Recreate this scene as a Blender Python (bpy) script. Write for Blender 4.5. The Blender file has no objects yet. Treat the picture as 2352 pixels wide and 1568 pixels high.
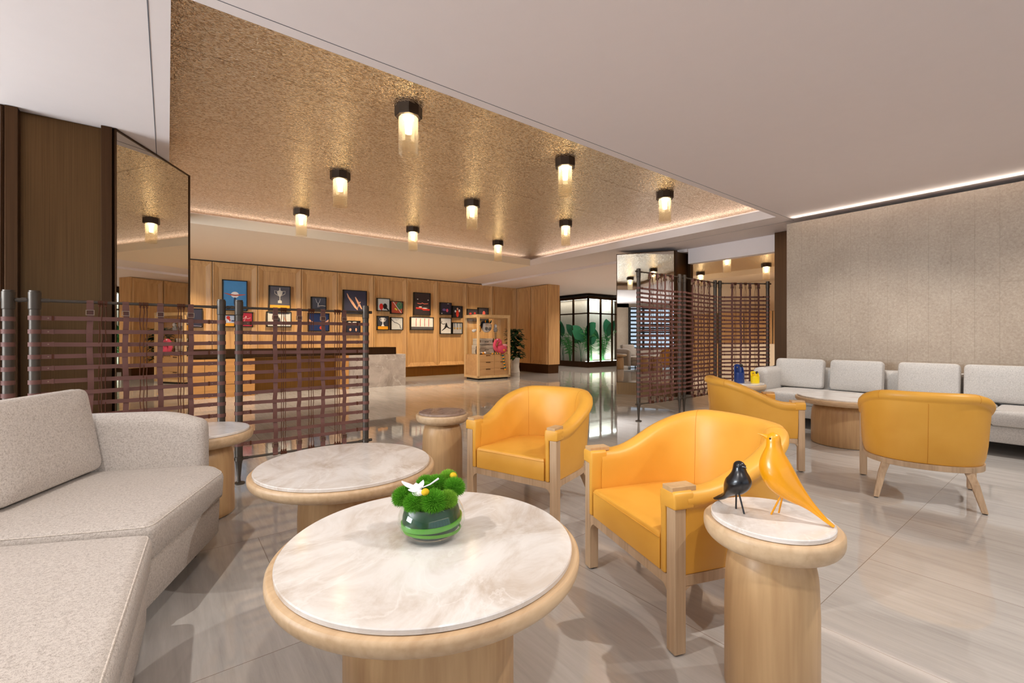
import bpy, bmesh, math, random
from math import sin, cos, pi, radians, sqrt, atan2
from mathutils import Vector, Matrix
random.seed(7)
S = bpy.context.scene
COL = S.collection

# ------------------------------------------------------------------ camera
cam_d = bpy.data.cameras.new('camera'); cam = bpy.data.objects.new('camera', cam_d); COL.objects.link(cam)
cam.location = (0, 0, 1.25)
cam.rotation_euler = (pi/2, 0, radians(52.6056 - 90))
cam_d.sensor_width = 36.0; cam_d.lens = 36.0*1035/2352
cam_d.shift_y = -9/2352.0
cam_d.clip_start = 0.02; cam_d.clip_end = 100
S.camera = cam
# ------------------------------------------------------------------ exposure, world
S.view_settings.view_transform = 'Standard'; S.view_settings.look = 'None'
S.view_settings.gamma = 1; S.view_settings.use_curve_mapping = False
S.view_settings.exposure = 0.47
W = bpy.data.worlds.new('world'); S.world = W; W.use_nodes = True
W.node_tree.nodes['Background'].inputs[0].default_value = (0.62, 0.78, 1.0, 1)
W.node_tree.nodes['Background'].inputs[1].default_value = 0.8
# ------------------------------------------------------------------ lights
def area(name, loc, rot, sx, sy, power, col, spread=180):
    l = bpy.data.lights.new(name, 'AREA'); l.shape = 'RECTANGLE'; l.size = sx; l.size_y = sy
    l.energy = power; l.color = col; l.spread = radians(spread)
    o = bpy.data.objects.new(name, l); o.location = loc; o.rotation_euler = rot; COL.objects.link(o); return o
def spot(name, loc, target, power, col, ang=70, blend=.5, r=.03):
    l = bpy.data.lights.new(name, 'SPOT'); l.energy = power; l.color = col; l.spot_size = radians(ang)
    l.spot_blend = blend; l.shadow_soft_size = r
    o = bpy.data.objects.new(name, l); o.location = loc
    o.rotation_euler = (Vector(target)-Vector(loc)).to_track_quat('-Z', 'Y').to_euler(); COL.objects.link(o); return o
def point(name, loc, power, col, r=.03):
    l = bpy.data.lights.new(name, 'POINT'); l.energy = power; l.color = col; l.shadow_soft_size = r
    o = bpy.data.objects.new(name, l); o.location = loc; COL.objects.link(o); return o
DAY = (0.83, 0.915, 1.0); WARM = (1.0, 0.80, 0.58); SOFT = (1.0, 0.945, 0.90)
# daylight from the tall windows behind and beside the camera
area('window_light', (0.5, -4.85, 1.6), (-pi/2, 0, 0), 9.5, 2.7, 1060, DAY)
area('window_light', (-6.85, 4.3, 1.6), (0, -pi/2, 0), 2.7, 3.3, 520, DAY)
# recessed ceiling spots above the lounge (out of frame), plus one added fill spot
spot('lounge_spot', (2.5, -0.3, 3.14), (1.6, 1.3, 0.3), 130, SOFT, 85, .5, .022)
spot('lounge_spot', (-0.9, 1.6, 3.14), (0.9, 1.9, 0.3), 100, SOFT, 90, .5, .022)
spot('lounge_spot', (0.2, -0.4, 3.14), (0.4, 1.6, 0.3), 70, SOFT, 90, .6, .05)
spot('lounge_spot', (4.6, -0.8, 3.14), (4.3, 1.0, 0.3), 130, SOFT, 95, .6, .04)
spot('lounge_spot', (6.0, 3.0, 3.14), (6.9, 4.2, 1.1), 70, SOFT, 90, .8, .04)  # added fill aimed at the tall screens, no fixture here
spot('lounge_spot', (6.6, 1.9, 3.14), (7.0, 2.0, 0.3), 90, SOFT, 110, .7, .04)
spot('lounge_spot', (6.6, 0.0, 3.14), (7.1, 0.2, 0.3), 90, SOFT, 110, .7, .04)
# wall washers on the picture wall
for x in (-2.4, 0.3, 2.4, 4.4, 6.5, 8.6):
    spot('wall_washer', (x, 12.0, 3.14), (x, 13.38, .45), 200, (1.0, .76, .46), 74, .8, .06)
for x in (1.2, 3.6, 6.2, 9.2):  # added fill without fixtures, bounces off the floor to brighten the soffit
    spot('reception_fill', (x, 10.4, 3.14), (x, 10.8, 0), 240, (1.0, .84, .66), 110, .8, .06)
# LED strips: coffer cove (far and right sides), stone wall cove
area('cove_strip', (3.83, 9.40, 3.335), (pi, 0, 0), 7.6, .18, 5, (1.0, .93, .92))
area('cove_strip', (7.83, 6.1, 3.335), (pi, 0, pi/2), 6.0, .18, 5, (1.0, .93, .92))
area('cove_strip', (8.035, -1.0, 3.108), (0, radians(90+21), 0), .02, 8.0, 7, (1.0, .88, .76), 36)
# back room
for p in ((11.0, 3.8), (13.0, 4.2), (11.5, 7.4), (14.0, 6.6)): spot('back_room_fill', (*p, 3.28), (p[0]+.8, p[1], 0), 260, (1.0, .86, .70), 130, .9, .1)  # added fill spots without fixtures, brighten the room beyond
for p in ((11.5, 10.2), (12.8, 12.5), (10.5, 9.0), (17, 12), (12.5, 15.5)): spot('lobby_downlight', (*p, 3.08), (p[0], p[1], 0), 170, (1.0, .88, .76), 130, .9, .1)

# ------------------------------------------------------------------ materials
def nt(name):
    m = bpy.data.materials.new(name); m.use_nodes = True
    t = m.node_tree; b = t.nodes['Principled BSDF']; return m, t, b
def N(t, typ, **kw):
    n = t.nodes.new(typ)
    for k, v in kw.items():
        if k in n.inputs: n.inputs[k].default_value = v
        else: setattr(n, k, v)
    return n
def L(t, a, b): t.links.new(a, b)
def ramp(t, fac, stops):
    r = t.nodes.new('ShaderNodeValToRGB'); e = r.color_ramp.elements
    while len(e) < len(stops): e.new(.5)
    for i, (p, c) in enumerate(stops): e[i].position = p; e[i].color = (*c, 1)
    L(t, fac, r.inputs[0]); return r
def coords(t, scale, obj=True):
    tc = t.nodes.new('ShaderNodeTexCoord'); mp = t.nodes.new('ShaderNodeMapping')
    L(t, tc.outputs['Object'], mp.inputs[0]); mp.inputs['Scale'].default_value = scale; return mp
def srgb(r, g, b):
    f = lambda c: (c/255/12.92 if c/255 <= .04045 else ((c/255+.055)/1.055)**2.4)
    return (f(r), f(g), f(b))
def plain(name, col, rough=.5, metal=0, spec=.5, coat=0, emis=None, es=0, var=.05):
    m, t, b = nt(name)
    b.inputs['Base Color'].default_value = (*col, 1); b.inputs['Roughness'].default_value = rough
    b.inputs['Metallic'].default_value = metal; b.inputs['Specular IOR Level'].default_value = spec
    b.inputs['Coat Weight'].default_value = coat
    if emis: b.inputs['Emission Color'].default_value = (*emis, 1); b.inputs['Emission Strength'].default_value = es
    n = N(t, 'ShaderNodeTexNoise', Scale=9.0, Detail=3.0); mp = coords(t, (1, 1, 1)); L(t, mp.outputs[0], n.inputs[0])
    r = ramp(t, n.outputs[0], [(.3, tuple(c*(1-var) for c in col)), (.7, tuple(min(1, c*(1+var*.8)) for c in col))])
    L(t, r.outputs[0], b.inputs['Base Color'])
    return m
def wood(name, c1, c2, axis='z', rough=.42, fine=60, bump=.08):
    m, t, b = nt(name)
    sc = {'z': (fine, fine, 2.2), 'x': (2.2, fine, fine), 'y': (fine, 2.2, fine)}[axis]
    mp = coords(t, sc); n = N(t, 'ShaderNodeTexNoise', Scale=1.0, Detail=5.0, Distortion=.25); L(t, mp.outputs[0], n.inputs[0])
    sc2 = tuple(s*.12 if s > 5 else s*.35 for s in sc)
    mp2 = coords(t, sc2); n2 = N(t, 'ShaderNodeTexNoise', Scale=1.0, Detail=3.0, Distortion=1.2); L(t, mp2.outputs[0], n2.inputs[0])
    mx = N(t, 'ShaderNodeMath', operation='MULTIPLY_ADD'); L(t, n2.outputs[0], mx.inputs[0]); mx.inputs[1].default_value = .6
    s = N(t, 'ShaderNodeMath', operation='MULTIPLY'); L(t, n.outputs[0], s.inputs[0]); s.inputs[1].default_value = .45
    L(t, s.outputs[0], mx.inputs[2])
    r = ramp(t, mx.outputs[0], [(.36, c2), (.5, tuple((a+bb)/2 for a, bb in zip(c1, c2))), (.66, c1)])
    L(t, r.outputs[0], b.inputs['Base Color']); b.inputs['Roughness'].default_value = rough
    bp = N(t, 'ShaderNodeBump', Strength=bump, Distance=.002); L(t, n.outputs[0], bp.inputs['Height']); L(t, bp.outputs[0], b.inputs['Normal'])
    return m
def marble(name, base, blot, vein, rough=.12, scale=3.0):
    m, t, b = nt(name)
    mp = coords(t, (scale, scale*1.5, scale))
    n = N(t, 'ShaderNodeTexNoise', Scale=1.3, Detail=8.0, Roughness=.65, Distortion=.6); L(t, mp.outputs[0], n.inputs[0])
    r = ramp(t, n.outputs[0], [(.34, blot), (.47, tuple((a*.4+c*.6) for a, c in zip(blot, base))), (.58, base), (.8, tuple(min(1, c*1.08) for c in base))])
    n2 = N(t, 'ShaderNodeTexNoise', Scale=1.1, Detail=6.0, Distortion=.5); L(t, mp.outputs[0], n2.inputs[0])
    sb = N(t, 'ShaderNodeMath', operation='SUBTRACT'); L(t, n2.outputs[0], sb.inputs[0]); sb.inputs[1].default_value = .5
    ab = N(t, 'ShaderNodeMath', operation='ABSOLUTE'); L(t, sb.outputs[0], ab.inputs[0])
    r2 = ramp(t, ab.outputs[0], [(0, (.38, .38, .38)), (.012, (0, 0, 0))])
    mx = N(t, 'ShaderNodeMixRGB'); L(t, r2.outputs[0], mx.inputs[0]); L(t, r.outputs[0], mx.inputs[1]); mx.inputs[2].default_value = (*vein, 1)
    L(t, mx.outputs[0], b.inputs['Base Color']); b.inputs['Roughness'].default_value = rough
    return m
def fabric(name, c1, c2, scale=520, bump=.5):
    m, t, b = nt(name)
    mp = coords(t, (scale, scale, scale*1.0)); n = N(t, 'ShaderNodeTexNoise', Scale=1.0, Detail=2.0); L(t, mp.outputs[0], n.inputs[0])
    mp2 = coords(t, (scale*.22, scale*.22, scale*.22)); n2 = N(t, 'ShaderNodeTexNoise', Scale=1.0, Detail=4.0, Roughness=.7); L(t, mp2.outputs[0], n2.inputs[0])
    mx = N(t, 'ShaderNodeMath', operation='ADD'); L(t, n.outputs[0], mx.inputs[0]); L(t, n2.outputs[0], mx.inputs[1])
    hf = N(t, 'ShaderNodeMath', operation='MULTIPLY'); L(t, mx.outputs[0], hf.inputs[0]); hf.inputs[1].default_value = .5
    r = ramp(t, hf.outputs[0], [(.36, c2), (.55, c1)])
    L(t, r.outputs[0], b.inputs['Base Color']); b.inputs['Roughness'].default_value = .92; b.inputs['Specular IOR Level'].default_value = .2
    bp = N(t, 'ShaderNodeBump', Strength=bump, Distance=.0015); L(t, hf.outputs[0], bp.inputs['Height']); L(t, bp.outputs[0], b.inputs['Normal'])
    b.inputs['Sheen Weight'].default_value = .15
    return m
def glass(name, tint, rough=0.0, refl=.12, extra=None, ew=.0):
    m = bpy.data.materials.new(name); m.use_nodes = True; t = m.node_tree
    out = t.nodes['Material Output']; t.nodes.remove(t.nodes['Principled BSDF'])
    tr = N(t, 'ShaderNodeBsdfTransparent'); tr.inputs[0].default_value = (*tint, 1)
    gl = N(t, 'ShaderNodeBsdfGlossy', Roughness=max(rough, .02)); gl.inputs[0].default_value = (1, 1, 1, 1)
    sc = N(t, 'ShaderNodeFresnel', IOR=1.35+refl*.6)
    ge = N(t, 'ShaderNodeNewGeometry'); iv = N(t, 'ShaderNodeMath', operation='SUBTRACT'); iv.inputs[0].default_value = 1; L(t, ge.outputs['Backfacing'], iv.inputs[1])
    ml = N(t, 'ShaderNodeMath', operation='MULTIPLY'); L(t, sc.outputs[0], ml.inputs[0]); L(t, iv.outputs[0], ml.inputs[1]); sc = ml
    mx = N(t, 'ShaderNodeMixShader'); L(t, sc.outputs[0], mx.inputs[0]); L(t, tr.outputs[0], mx.inputs[1]); L(t, gl.outputs[0], mx.inputs[2])
    if extra:
        tl = N(t, 'ShaderNodeBsdfTranslucent'); tl.inputs[0].default_value = (*extra, 1)
        m2 = N(t, 'ShaderNodeMixShader'); m2.inputs[0].default_value = ew; L(t, mx.outputs[0], m2.inputs[1]); L(t, tl.outputs[0], m2.inputs[2]); mx = m2
    L(t, mx.outputs[0], out.inputs[0]); return m

M = {}
M['pink'] = plain('painted_ceiling', srgb(236, 224, 219), .85, spec=.2, var=.006)
M['cream'] = plain('painted_soffit', srgb(243, 225, 201), .8, spec=.2, var=.006)
M['groove'] = plain('shadow_gap', srgb(110, 108, 112), .6)
M['dark'] = plain('black_trim', srgb(20, 17, 15), .5)
M['screen_metal'] = plain('grey_bronze_tube', srgb(84, 75, 66), .45, metal=.6)
M['leather_strap'] = plain('brown_leather', srgb(116, 78, 69), .6, spec=.35)
M['cord'] = plain('brown_cord', srgb(92, 52, 34), .7, spec=.2)
M['buckle'] = plain('aged_buckle', srgb(150, 125, 105), .35, metal=.8)
M['lamp_metal'] = plain('lamp_bronze', srgb(70, 58, 50), .4, metal=.6)
M['bulb'] = plain('glowing_bulb', (1, .9, .7), .5, emis=(1.0, .80, .52), es=12)
M['lamp_glass'] = glass('amber_fluted_glass', (1.0, .97, .90), .05, .35, (1.0, .90, .74), .14)
M['clear'] = glass('clear_glass', (.985, .99, .985), 0, .25)
M['bowl_glass'] = glass('bowl_glass', (.97, .985, .975), 0, .45)
M['mirror'] = plain('mirror', (.86, .84, .80), .02, metal=1)
m, t, b = nt('mirror_glass'); b.inputs['Base Color'].default_value = (.80, .78, .73, 1); b.inputs['Metallic'].default_value = 1; b.inputs['Roughness'].default_value = .01; M['mirror'] = m
M['wood_wall'] = wood('oak_panelling', srgb(208, 165, 112), srgb(178, 134, 86), 'z', .5, 95)
M['oak'] = wood('pale_oak', srgb(210, 172, 124), srgb(180, 140, 96), 'z', .42, 40)
M['oak_h'] = wood('pale_oak_ring', srgb(216, 186, 148), srgb(190, 156, 118), 'x', .42, 45)
M['oak_grey'] = wood('washed_oak', srgb(208, 176, 140), srgb(176, 144, 110), 'z', .45, 70)
M['cab_oak'] = wood('cabinet_oak', srgb(226, 190, 138), srgb(205, 166, 116), 'z', .4, 40)
M['drawer_oak'] = wood('drawer_oak', srgb(205, 160, 110), srgb(184, 140, 92), 'x', .4, 40)
M['desk_wood'] = wood('desk_wood', srgb(200, 142, 78), srgb(172, 118, 60), 'x', .45, 40)
M['marble'] = marble('table_marble', srgb(228, 223, 217), srgb(198, 184, 170), srgb(238, 234, 229), .14, 2.6)
M['desk_stone'] = marble('desk_stone', srgb(182, 168, 156), srgb(146, 132, 120), srgb(222, 214, 204), .3, 1.6)
M['marble_brown'] = marble('brown_marble', srgb(168, 146, 132), srgb(128, 104, 92), srgb(196, 178, 164), .12, 3.0)
M['fabric'] = fabric('oatmeal_fabric', srgb(206, 197, 188), srgb(152, 141, 131))
M['fabric_cool'] = fabric('grey_fabric', srgb(212, 207, 200), srgb(164, 158, 152))
M['piping'] = fabric('piping_fabric', srgb(222, 212, 200), srgb(170, 158, 146))
M['plant'] = plain('dark_leaf', srgb(28, 62, 26), .45)
M['pot'] = plain('white_ceramic', srgb(225, 222, 215), .35)
M['moss'] = plain('green_moss', srgb(98, 166, 40), .8, spec=.2)
M['moss_l'] = plain('light_moss', srgb(136, 186, 60), .8, spec=.2)
M['leafband'] = plain('green_leaf_band', srgb(84, 160, 40), .4)
M['leafdark'] = plain('dark_leaf_band', srgb(22, 66, 36), .4)
M['petal'] = plain('white_petal', srgb(240, 235, 238), .5)
M['yellow_ball'] = plain('yellow_flower', srgb(222, 178, 20), .8)
M['bird_y'] = plain('yellow_lacquer', srgb(232, 154, 10), .32, coat=.3)
M['bird_b'] = plain('black_lacquer', srgb(14, 14, 18), .3, coat=.3)
M['blue'] = plain('blue_lacquer', srgb(22, 52, 118), .4)
M['yellow'] = plain('yellow_plastic', srgb(250, 215, 0), .4)
M['white'] = plain('white_paint', srgb(238, 236, 232), .5)
M['rubber'] = plain('black_rubber', srgb(25, 22, 20), .6)

def brushed(name, col, rough):
    m, t, b = nt(name); mp = coords(t, (140, 140, 1.2)); n = N(t, 'ShaderNodeTexNoise', Scale=1.0, Detail=3.0); L(t, mp.outputs[0], n.inputs[0])
    r = ramp(t, n.outputs[0], [(.3, tuple(c*.82 for c in col)), (.7, tuple(c*1.12 for c in col))]); L(t, r.outputs[0], b.inputs['Base Color'])
    b.inputs['Metallic'].default_value = .85; b.inputs['Roughness'].default_value = rough; b.inputs['Anisotropic'].default_value = .4
    return m
M['bronze'] = brushed('brushed_bronze', srgb(98, 72, 44), .36)
M['bronze_dark'] = brushed('dark_bronze', srgb(76, 52, 32), .38)
M['skirt'] = brushed('bronze_skirting', srgb(135, 92, 42), .36)

def leather():
    m, t, b = nt('yellow_leather'); mp = coords(t, (1, 1, 1))
    v = N(t, 'ShaderNodeTexNoise', Scale=420.0, Detail=2.0); L(t, mp.outputs[0], v.inputs[0])
    n = N(t, 'ShaderNodeTexNoise', Scale=5.0, Detail=2.0); L(t, mp.outputs[0], n.inputs[0])
    r = ramp(t, n.outputs[0], [(.3, srgb(226, 162, 58)), (.7, srgb(233, 171, 68))]); L(t, r.outputs[0], b.inputs['Base Color'])
    b.inputs['Roughness'].default_value = .42; b.inputs['Specular IOR Level'].default_value = .45
    bp = N(t, 'ShaderNodeBump', Strength=.10, Distance=.0006); L(t, v.outputs[0], bp.inputs['Height']); L(t, bp.outputs[0], b.inputs['Normal'])
    return m
M['leather'] = leather()
M['seam'] = plain('stitched_seam', srgb(205, 130, 20), .6)

def gold():
    m, t, b = nt('hammered_gold_ceiling'); mp = coords(t, (1, 1.35, 1))
    n = N(t, 'ShaderNodeTexNoise', Scale=44.0, Detail=2.5, Roughness=.55, Distortion=.5); L(t, mp.outputs[0], n.inputs[0])
    r = ramp(t, n.outputs[0], [(.36, srgb(194, 168, 134)), (.5, srgb(238, 217, 188)), (.62, srgb(252, 238, 214))]); L(t, r.outputs[0], b.inputs['Base Color'])
    b.inputs['Metallic'].default_value = 1; b.inputs['Roughness'].default_value = .2
    bp = N(t, 'ShaderNodeBump', Strength=1.0, Distance=.02); L(t, n.outputs[0], bp.inputs['Height']); L(t, bp.outputs[0], b.inputs['Normal'])
    return m
M['gold'] = gold()

def floor_mat():
    m, t, b = nt('polished_travertine'); tc = t.nodes.new('ShaderNodeTexCoord')
    mp = N(t, 'ShaderNodeMapping'); L(t, tc.outputs['Object'], mp.inputs[0]); mp.inputs['Location'].default_value = (0, .4, 0)
    br = N(t, 'ShaderNodeTexBrick', Scale=1.0, offset=0.5, squash=1.0); L(t, mp.outputs[0], br.inputs[0])
    br.inputs['Mortar Size'].default_value = .0016; br.inputs['Brick Width'].default_value = .9; br.inputs['Row Height'].default_value = 1.2
    br.inputs['Color1'].default_value = (.25, .25, .25, 1); br.inputs['Color2'].default_value = (.75, .75, .75, 1); br.inputs['Mortar'].default_value = (.5, .5, .5, 1)
    # per tile offset of the vein pattern
    ad = N(t, 'ShaderNodeVectorMath', operation='MULTIPLY_ADD'); L(t, br.outputs['Color'], ad.inputs[0]); ad.inputs[1].default_value = (7, 7, 7); L(t, tc.outputs['Object'], ad.inputs[2])
    m2 = N(t, 'ShaderNodeMapping'); L(t, ad.outputs[0], m2.inputs[0]); m2.inputs['Scale'].default_value = (34, 2.6, 1)
    n = N(t, 'ShaderNodeTexNoise', Scale=1.0, Detail=9.0, Roughness=.68, Distortion=.35); L(t, m2.outputs[0], n.inputs[0])
    m3 = N(t, 'ShaderNodeMapping'); L(t, ad.outputs[0], m3.inputs[0]); m3.inputs['Scale'].default_value = (3.2, .7, 1)
    n3 = N(t, 'ShaderNodeTexNoise', Scale=1.0, Detail=5.0, Roughness=.6, Distortion=.5); L(t, m3.outputs[0], n3.inputs[0])
    mx = N(t, 'ShaderNodeMath', operation='ADD'); L(t, n.outputs[0], mx.inputs[0]); L(t, n3.outputs[0], mx.inputs[1])
    a2 = N(t, 'ShaderNodeMath', operation='MULTIPLY_ADD'); L(t, br.outputs['Color'], a2.inputs[0]); a2.inputs[1].default_value = .16; L(t, mx.outputs[0], a2.inputs[2])
    h = N(t, 'ShaderNodeMath', operation='MULTIPLY'); L(t, a2.outputs[0], h.inputs[0]); h.inputs[1].default_value = .5
    r = ramp(t, h.outputs[0], [(.34, srgb(166, 161, 155)), (.48, srgb(184, 179, 173)), (.60, srgb(194, 189, 183)), (.76, srgb(206, 202, 197))])
    dk = N(t, 'ShaderNodeMixRGB'); L(t, br.outputs['Fac'], dk.inputs[0]); L(t, r.outputs[0], dk.inputs[1]); dk.inputs[2].default_value = (*srgb(140, 128, 116), 1)
    L(t, dk.outputs[0], b.inputs['Base Color'])
    rr = N(t, 'ShaderNodeMath', operation='MULTIPLY_ADD'); L(t, n.outputs[0], rr.inputs[0]); rr.inputs[1].default_value = .05; rr.inputs[2].default_value = .02
    L(t, rr.outputs[0], b.inputs['Roughness']); b.inputs['IOR'].default_value = 1.6; b.inputs['Specular IOR Level'].default_value = .75
    return m
M['floor'] = floor_mat()

def stone_wall():
    m, t, b = nt('beige_limestone'); mp = coords(t, (6, 6, 6))
    n = N(t, 'ShaderNodeTexNoise', Scale=6.0, Detail=9.0, Roughness=.75, Distortion=.6); L(t, mp.outputs[0], n.inputs[0])
    n2 = N(t, 'ShaderNodeTexNoise', Scale=.35, Detail=3.0); L(t, mp.outputs[0], n2.inputs[0])
    mx = N(t, 'ShaderNodeMath', operation='MULTIPLY_ADD'); L(t, n2.outputs[0], mx.inputs[0]); mx.inputs[1].default_value = .35; L(t, n.outputs[0], mx.inputs[2])
    r = ramp(t, mx.outputs[0], [(.48, srgb(156, 138, 118)), (.66, srgb(173, 155, 135)), (.80, srgb(184, 168, 148)), (.95, srgb(206, 192, 174))])
    L(t, r.outputs[0], b.inputs['Base Color']); b.inputs['Roughness'].default_value = .5
    return m
M['stone'] = stone_wall()
M['stone_joint'] = plain('stone_joint', srgb(164, 147, 127), .8)

# ------------------------------------------------------------------ mesh helpers
class MB:
    def __init__(s): s.v = []; s.f = []
    def add(s, vs, fs):
        o = len(s.v); s.v += [tuple(v) for v in vs]; s.f += [tuple(i+o for i in f) for f in fs]; return s
    def box(s, x0, x1, y0, y1, z0, z1, M4=None):
        vs = [Vector((x, y, z)) for z in (z0, z1) for x, y in ((x0, y0), (x1, y0), (x1, y1), (x0, y1))]
        if M4 is not None: vs = [M4 @ v for v in vs]
        return s.add(vs, [(3, 2, 1, 0), (4, 5, 6, 7), (0, 1, 5, 4), (1, 2, 6, 5), (2, 3, 7, 6), (3, 0, 4, 7)])
    def prism(s, poly, z0, z1, M4=None):
        n = len(poly); a = sum(poly[i][0]*poly[(i+1) % n][1]-poly[(i+1) % n][0]*poly[i][1] for i in range(n))
        if a < 0: poly = poly[::-1]
        vs = [Vector((x, y, z0)) for x, y in poly]+[Vector((x, y, z1)) for x, y in poly]
        if M4 is not None: vs = [M4 @ v for v in vs]
        return s.add(vs, [tuple(range(n))[::-1], tuple(range(n, 2*n))]+[(i, (i+1) % n, n+(i+1) % n, n+i) for i in range(n)])
    def lathe(s, prof, seg=48, M4=None, c=(0, 0)):
        vs = []; fs = []; n = len(prof)
        for k in range(seg):
            a = 2*pi*k/seg
            for r, z in prof: vs.append(Vector((c[0]+r*cos(a), c[1]+r*sin(a), z)))
        for k in range(seg):
            k2 = (k+1) % seg
            for i in range(n-1): fs.append((k*n+i, k2*n+i, k2*n+i+1, k*n+i+1))
        if prof[0][0] > 1e-6: fs.append(tuple(k*n for k in range(seg))[::-1])
        if prof[-1][0] > 1e-6: fs.append(tuple(k*n+n-1 for k in range(seg)))
        if M4 is not None: vs = [M4 @ v for v in vs]
        return s.add(vs, fs)
    def tube(s, pts, rad, seg=10, flat=1.0, up=(0, 0, 1), cap=True):
        pts = [Vector(p) for p in pts]; n = len(pts)
        if not hasattr(rad, '__len__'): rad = [rad]*n
        vs = []; fs = []; u = None
        for i in range(n):
            tdir = (pts[min(i+1, n-1)]-pts[max(i-1, 0)]).normalized()
            if u is None:
                u = tdir.cross(Vector(up));
                if u.length < 1e-3: u = tdir.cross(Vector((1, 0, 0)))
            else: u = u-tdir*u.dot(tdir)
            u.normalize(); w = tdir.cross(u)
            for k in range(seg):
                a = 2*pi*k/seg; vs.append(pts[i]+(u*cos(a)*flat+w*sin(a))*rad[i])
        for i in range(n-1):
            for k in range(seg):
                k2 = (k+1) % seg; fs.append((i*seg+k, i*seg+k2, (i+1)*seg+k2, (i+1)*seg+k))
        if cap: fs += [tuple(range(seg))[::-1], tuple((n-1)*seg+k for k in range(seg))]
        return s.add(vs, fs)
    def sweep(s, secs, close=True, cap=True):
        n = len(secs[0]); vs = [v for sec in secs for v in sec]; fs = []
        for i in range(len(secs)-1):
            for k in range(n if close else n-1):
                k2 = (k+1) % n; fs.append((i*n+k, i*n+k2, (i+1)*n+k2, (i+1)*n+k))
        if cap: fs += [tuple(range(n))[::-1], tuple((len(secs)-1)*n+k for k in range(n))]
        return s.add(vs, fs)
    def ball(s, c, r, seg=14, sc=(1, 1, 1)):
        rings = seg//2; prof = [(max(sin(pi*i/rings), 0)*r, -cos(pi*i/rings)*r) for i in range(rings+1)]
        prof[0] = (0, -r); prof[-1] = (0, r)
        return s.lathe(prof, seg, Matrix.Translation(c) @ Matrix.Diagonal((*sc, 1)))
    def build(s, name, mat, parent=None, smooth=35, bevel=0, bseg=2, sub=0, loc=None, rot=None):
        me = bpy.data.meshes.new(name); me.from_pydata(s.v, [], s.f)
        bm = bmesh.new(); bm.from_mesh(me); bmesh.ops.remove_doubles(bm, verts=bm.verts, dist=1e-5)
        bmesh.ops.recalc_face_normals(bm, faces=bm.faces); bm.to_mesh(me); bm.free()
        me.materials.append(M[mat] if isinstance(mat, str) else mat)
        o = bpy.data.objects.new(name, me); COL.objects.link(o)
        if parent: o.parent = parent
        if loc: o.location = loc
        if rot is not None: o.rotation_euler = rot
        if smooth:
            me.polygons.foreach_set('use_smooth', [True]*len(me.polygons)); me.set_sharp_from_angle(angle=radians(smooth))
        if bevel:
            md = o.modifiers.new('bevel', 'BEVEL'); md.width = bevel; md.segments = bseg; md.limit_method = 'ANGLE'; md.angle_limit = radians(40)
            me.set_sharp_from_angle(angle=radians(180)) if bseg > 2 else None
        if sub:
            md = o.modifiers.new('sub', 'SUBSURF'); md.levels = sub; md.render_levels = sub
        return o
def B(*a, **k): return MB().box(*a, **k)
def thing(name, label, cat, loc=(0, 0, 0), rz=0, group=None):
    o = bpy.data.objects.new(name, None); COL.objects.link(o); o.location = loc; o.rotation_euler = (0, 0, rz)
    o.empty_display_size = .1; return tag(o, label, cat, group)
def tag(o, label, cat, group=None):
    o['label'] = label; o['category'] = cat
    if group: o['group'] = group
    return o
def struct(o): o['kind'] = 'structure'; return o
def dup(root, label, loc, rz=0, group=None):
    def cp(o, par):
        c = o.copy(); COL.objects.link(c)
        if par: c.parent = par
        for ch in o.children: cp(ch, c)
        return c
    kids = list(root.children); r = root.copy(); COL.objects.link(r)
    for ch in kids: cp(ch, r)
    r.location = (loc[0], loc[1], loc[2] if len(loc) > 2 else 0); r.rotation_euler = (0, 0, rz); r['label'] = label
    if group: r['group'] = group
    return r
def Tz(x, y, z=0, a=0): return Matrix.Translation((x, y, z)) @ Matrix.Rotation(a, 4, 'Z')
def cat_rom(P, n=8):
    P = [Vector(p) for p in P]; out = []
    for i in range(len(P)-1):
        p0 = P[max(i-1, 0)]; p1 = P[i]; p2 = P[i+1]; p3 = P[min(i+2, len(P)-1)]
        for k in range(n):
            u = k/n; out.append(.5*((2*p1)+(p2-p0)*u+(2*p0-5*p1+4*p2-p3)*u*u+(3*p1-p0-3*p2+p3)*u**3))
    out.append(P[-1]); return out
def round_poly(P, R, seg=6):
    out = []; n = len(P)
    if not hasattr(R, '__len__'): R = [R]*n
    for i in range(n):
        p = Vector(P[i]); a = (Vector(P[i-1])-p); b = (Vector(P[(i+1) % n])-p); r = R[i]
        if r <= 0: out.append(tuple(p)); continue
        ang = a.angle(b); d = min(r/math.tan(ang/2), a.length*.49, b.length*.49)
        s0 = p+a.normalized()*d; s1 = p+b.normalized()*d
        for k in range(seg+1):
            u = k/seg; q = s0*(1-u)**2+p*2*u*(1-u)+s1*u*u; out.append(tuple(q))
    return out

H = 3.16; G = 3.42
# ================================================================== SETTING
struct(B(-7.2, 21, -5.2, 21, -.1, 0).build('floor', 'floor', smooth=0))
# coffer 0.015..7.64 x 3.13..9.22 cut out of the painted ceiling
CX0, CX1, CY0, CY1 = .015, 7.66, 3.13, 9.23
mb = MB()
mb.box(-7.2, 8.42, -5.2, CY0, H, H+.14)                 # near field
mb.box(-7.2, CX0, CY0, CY1, H, H+.17)
mb.box(CX1, 8.93, CY0, 14, H, H+.15)
mb.box(8.42, 8.93, 2.6, CY0, H, H+.15)
struct(mb.build('ceiling', 'pink', smooth=0))
struct(B(-7.2, CX1, CY1, 14, H, H+.17).build('ceiling', 'cream', smooth=0))
mb = MB(); mb.box(8.93, 21, 8.6, 21, H-.06, H+.1); mb.box(8.95, 10.3, 2.6, 8.6, H-.06, H+.1); mb.box(-7.2, 8.93, 14, 21, H, H+.1)
struct(mb.build('ceiling', 'pink', smooth=0))
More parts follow.
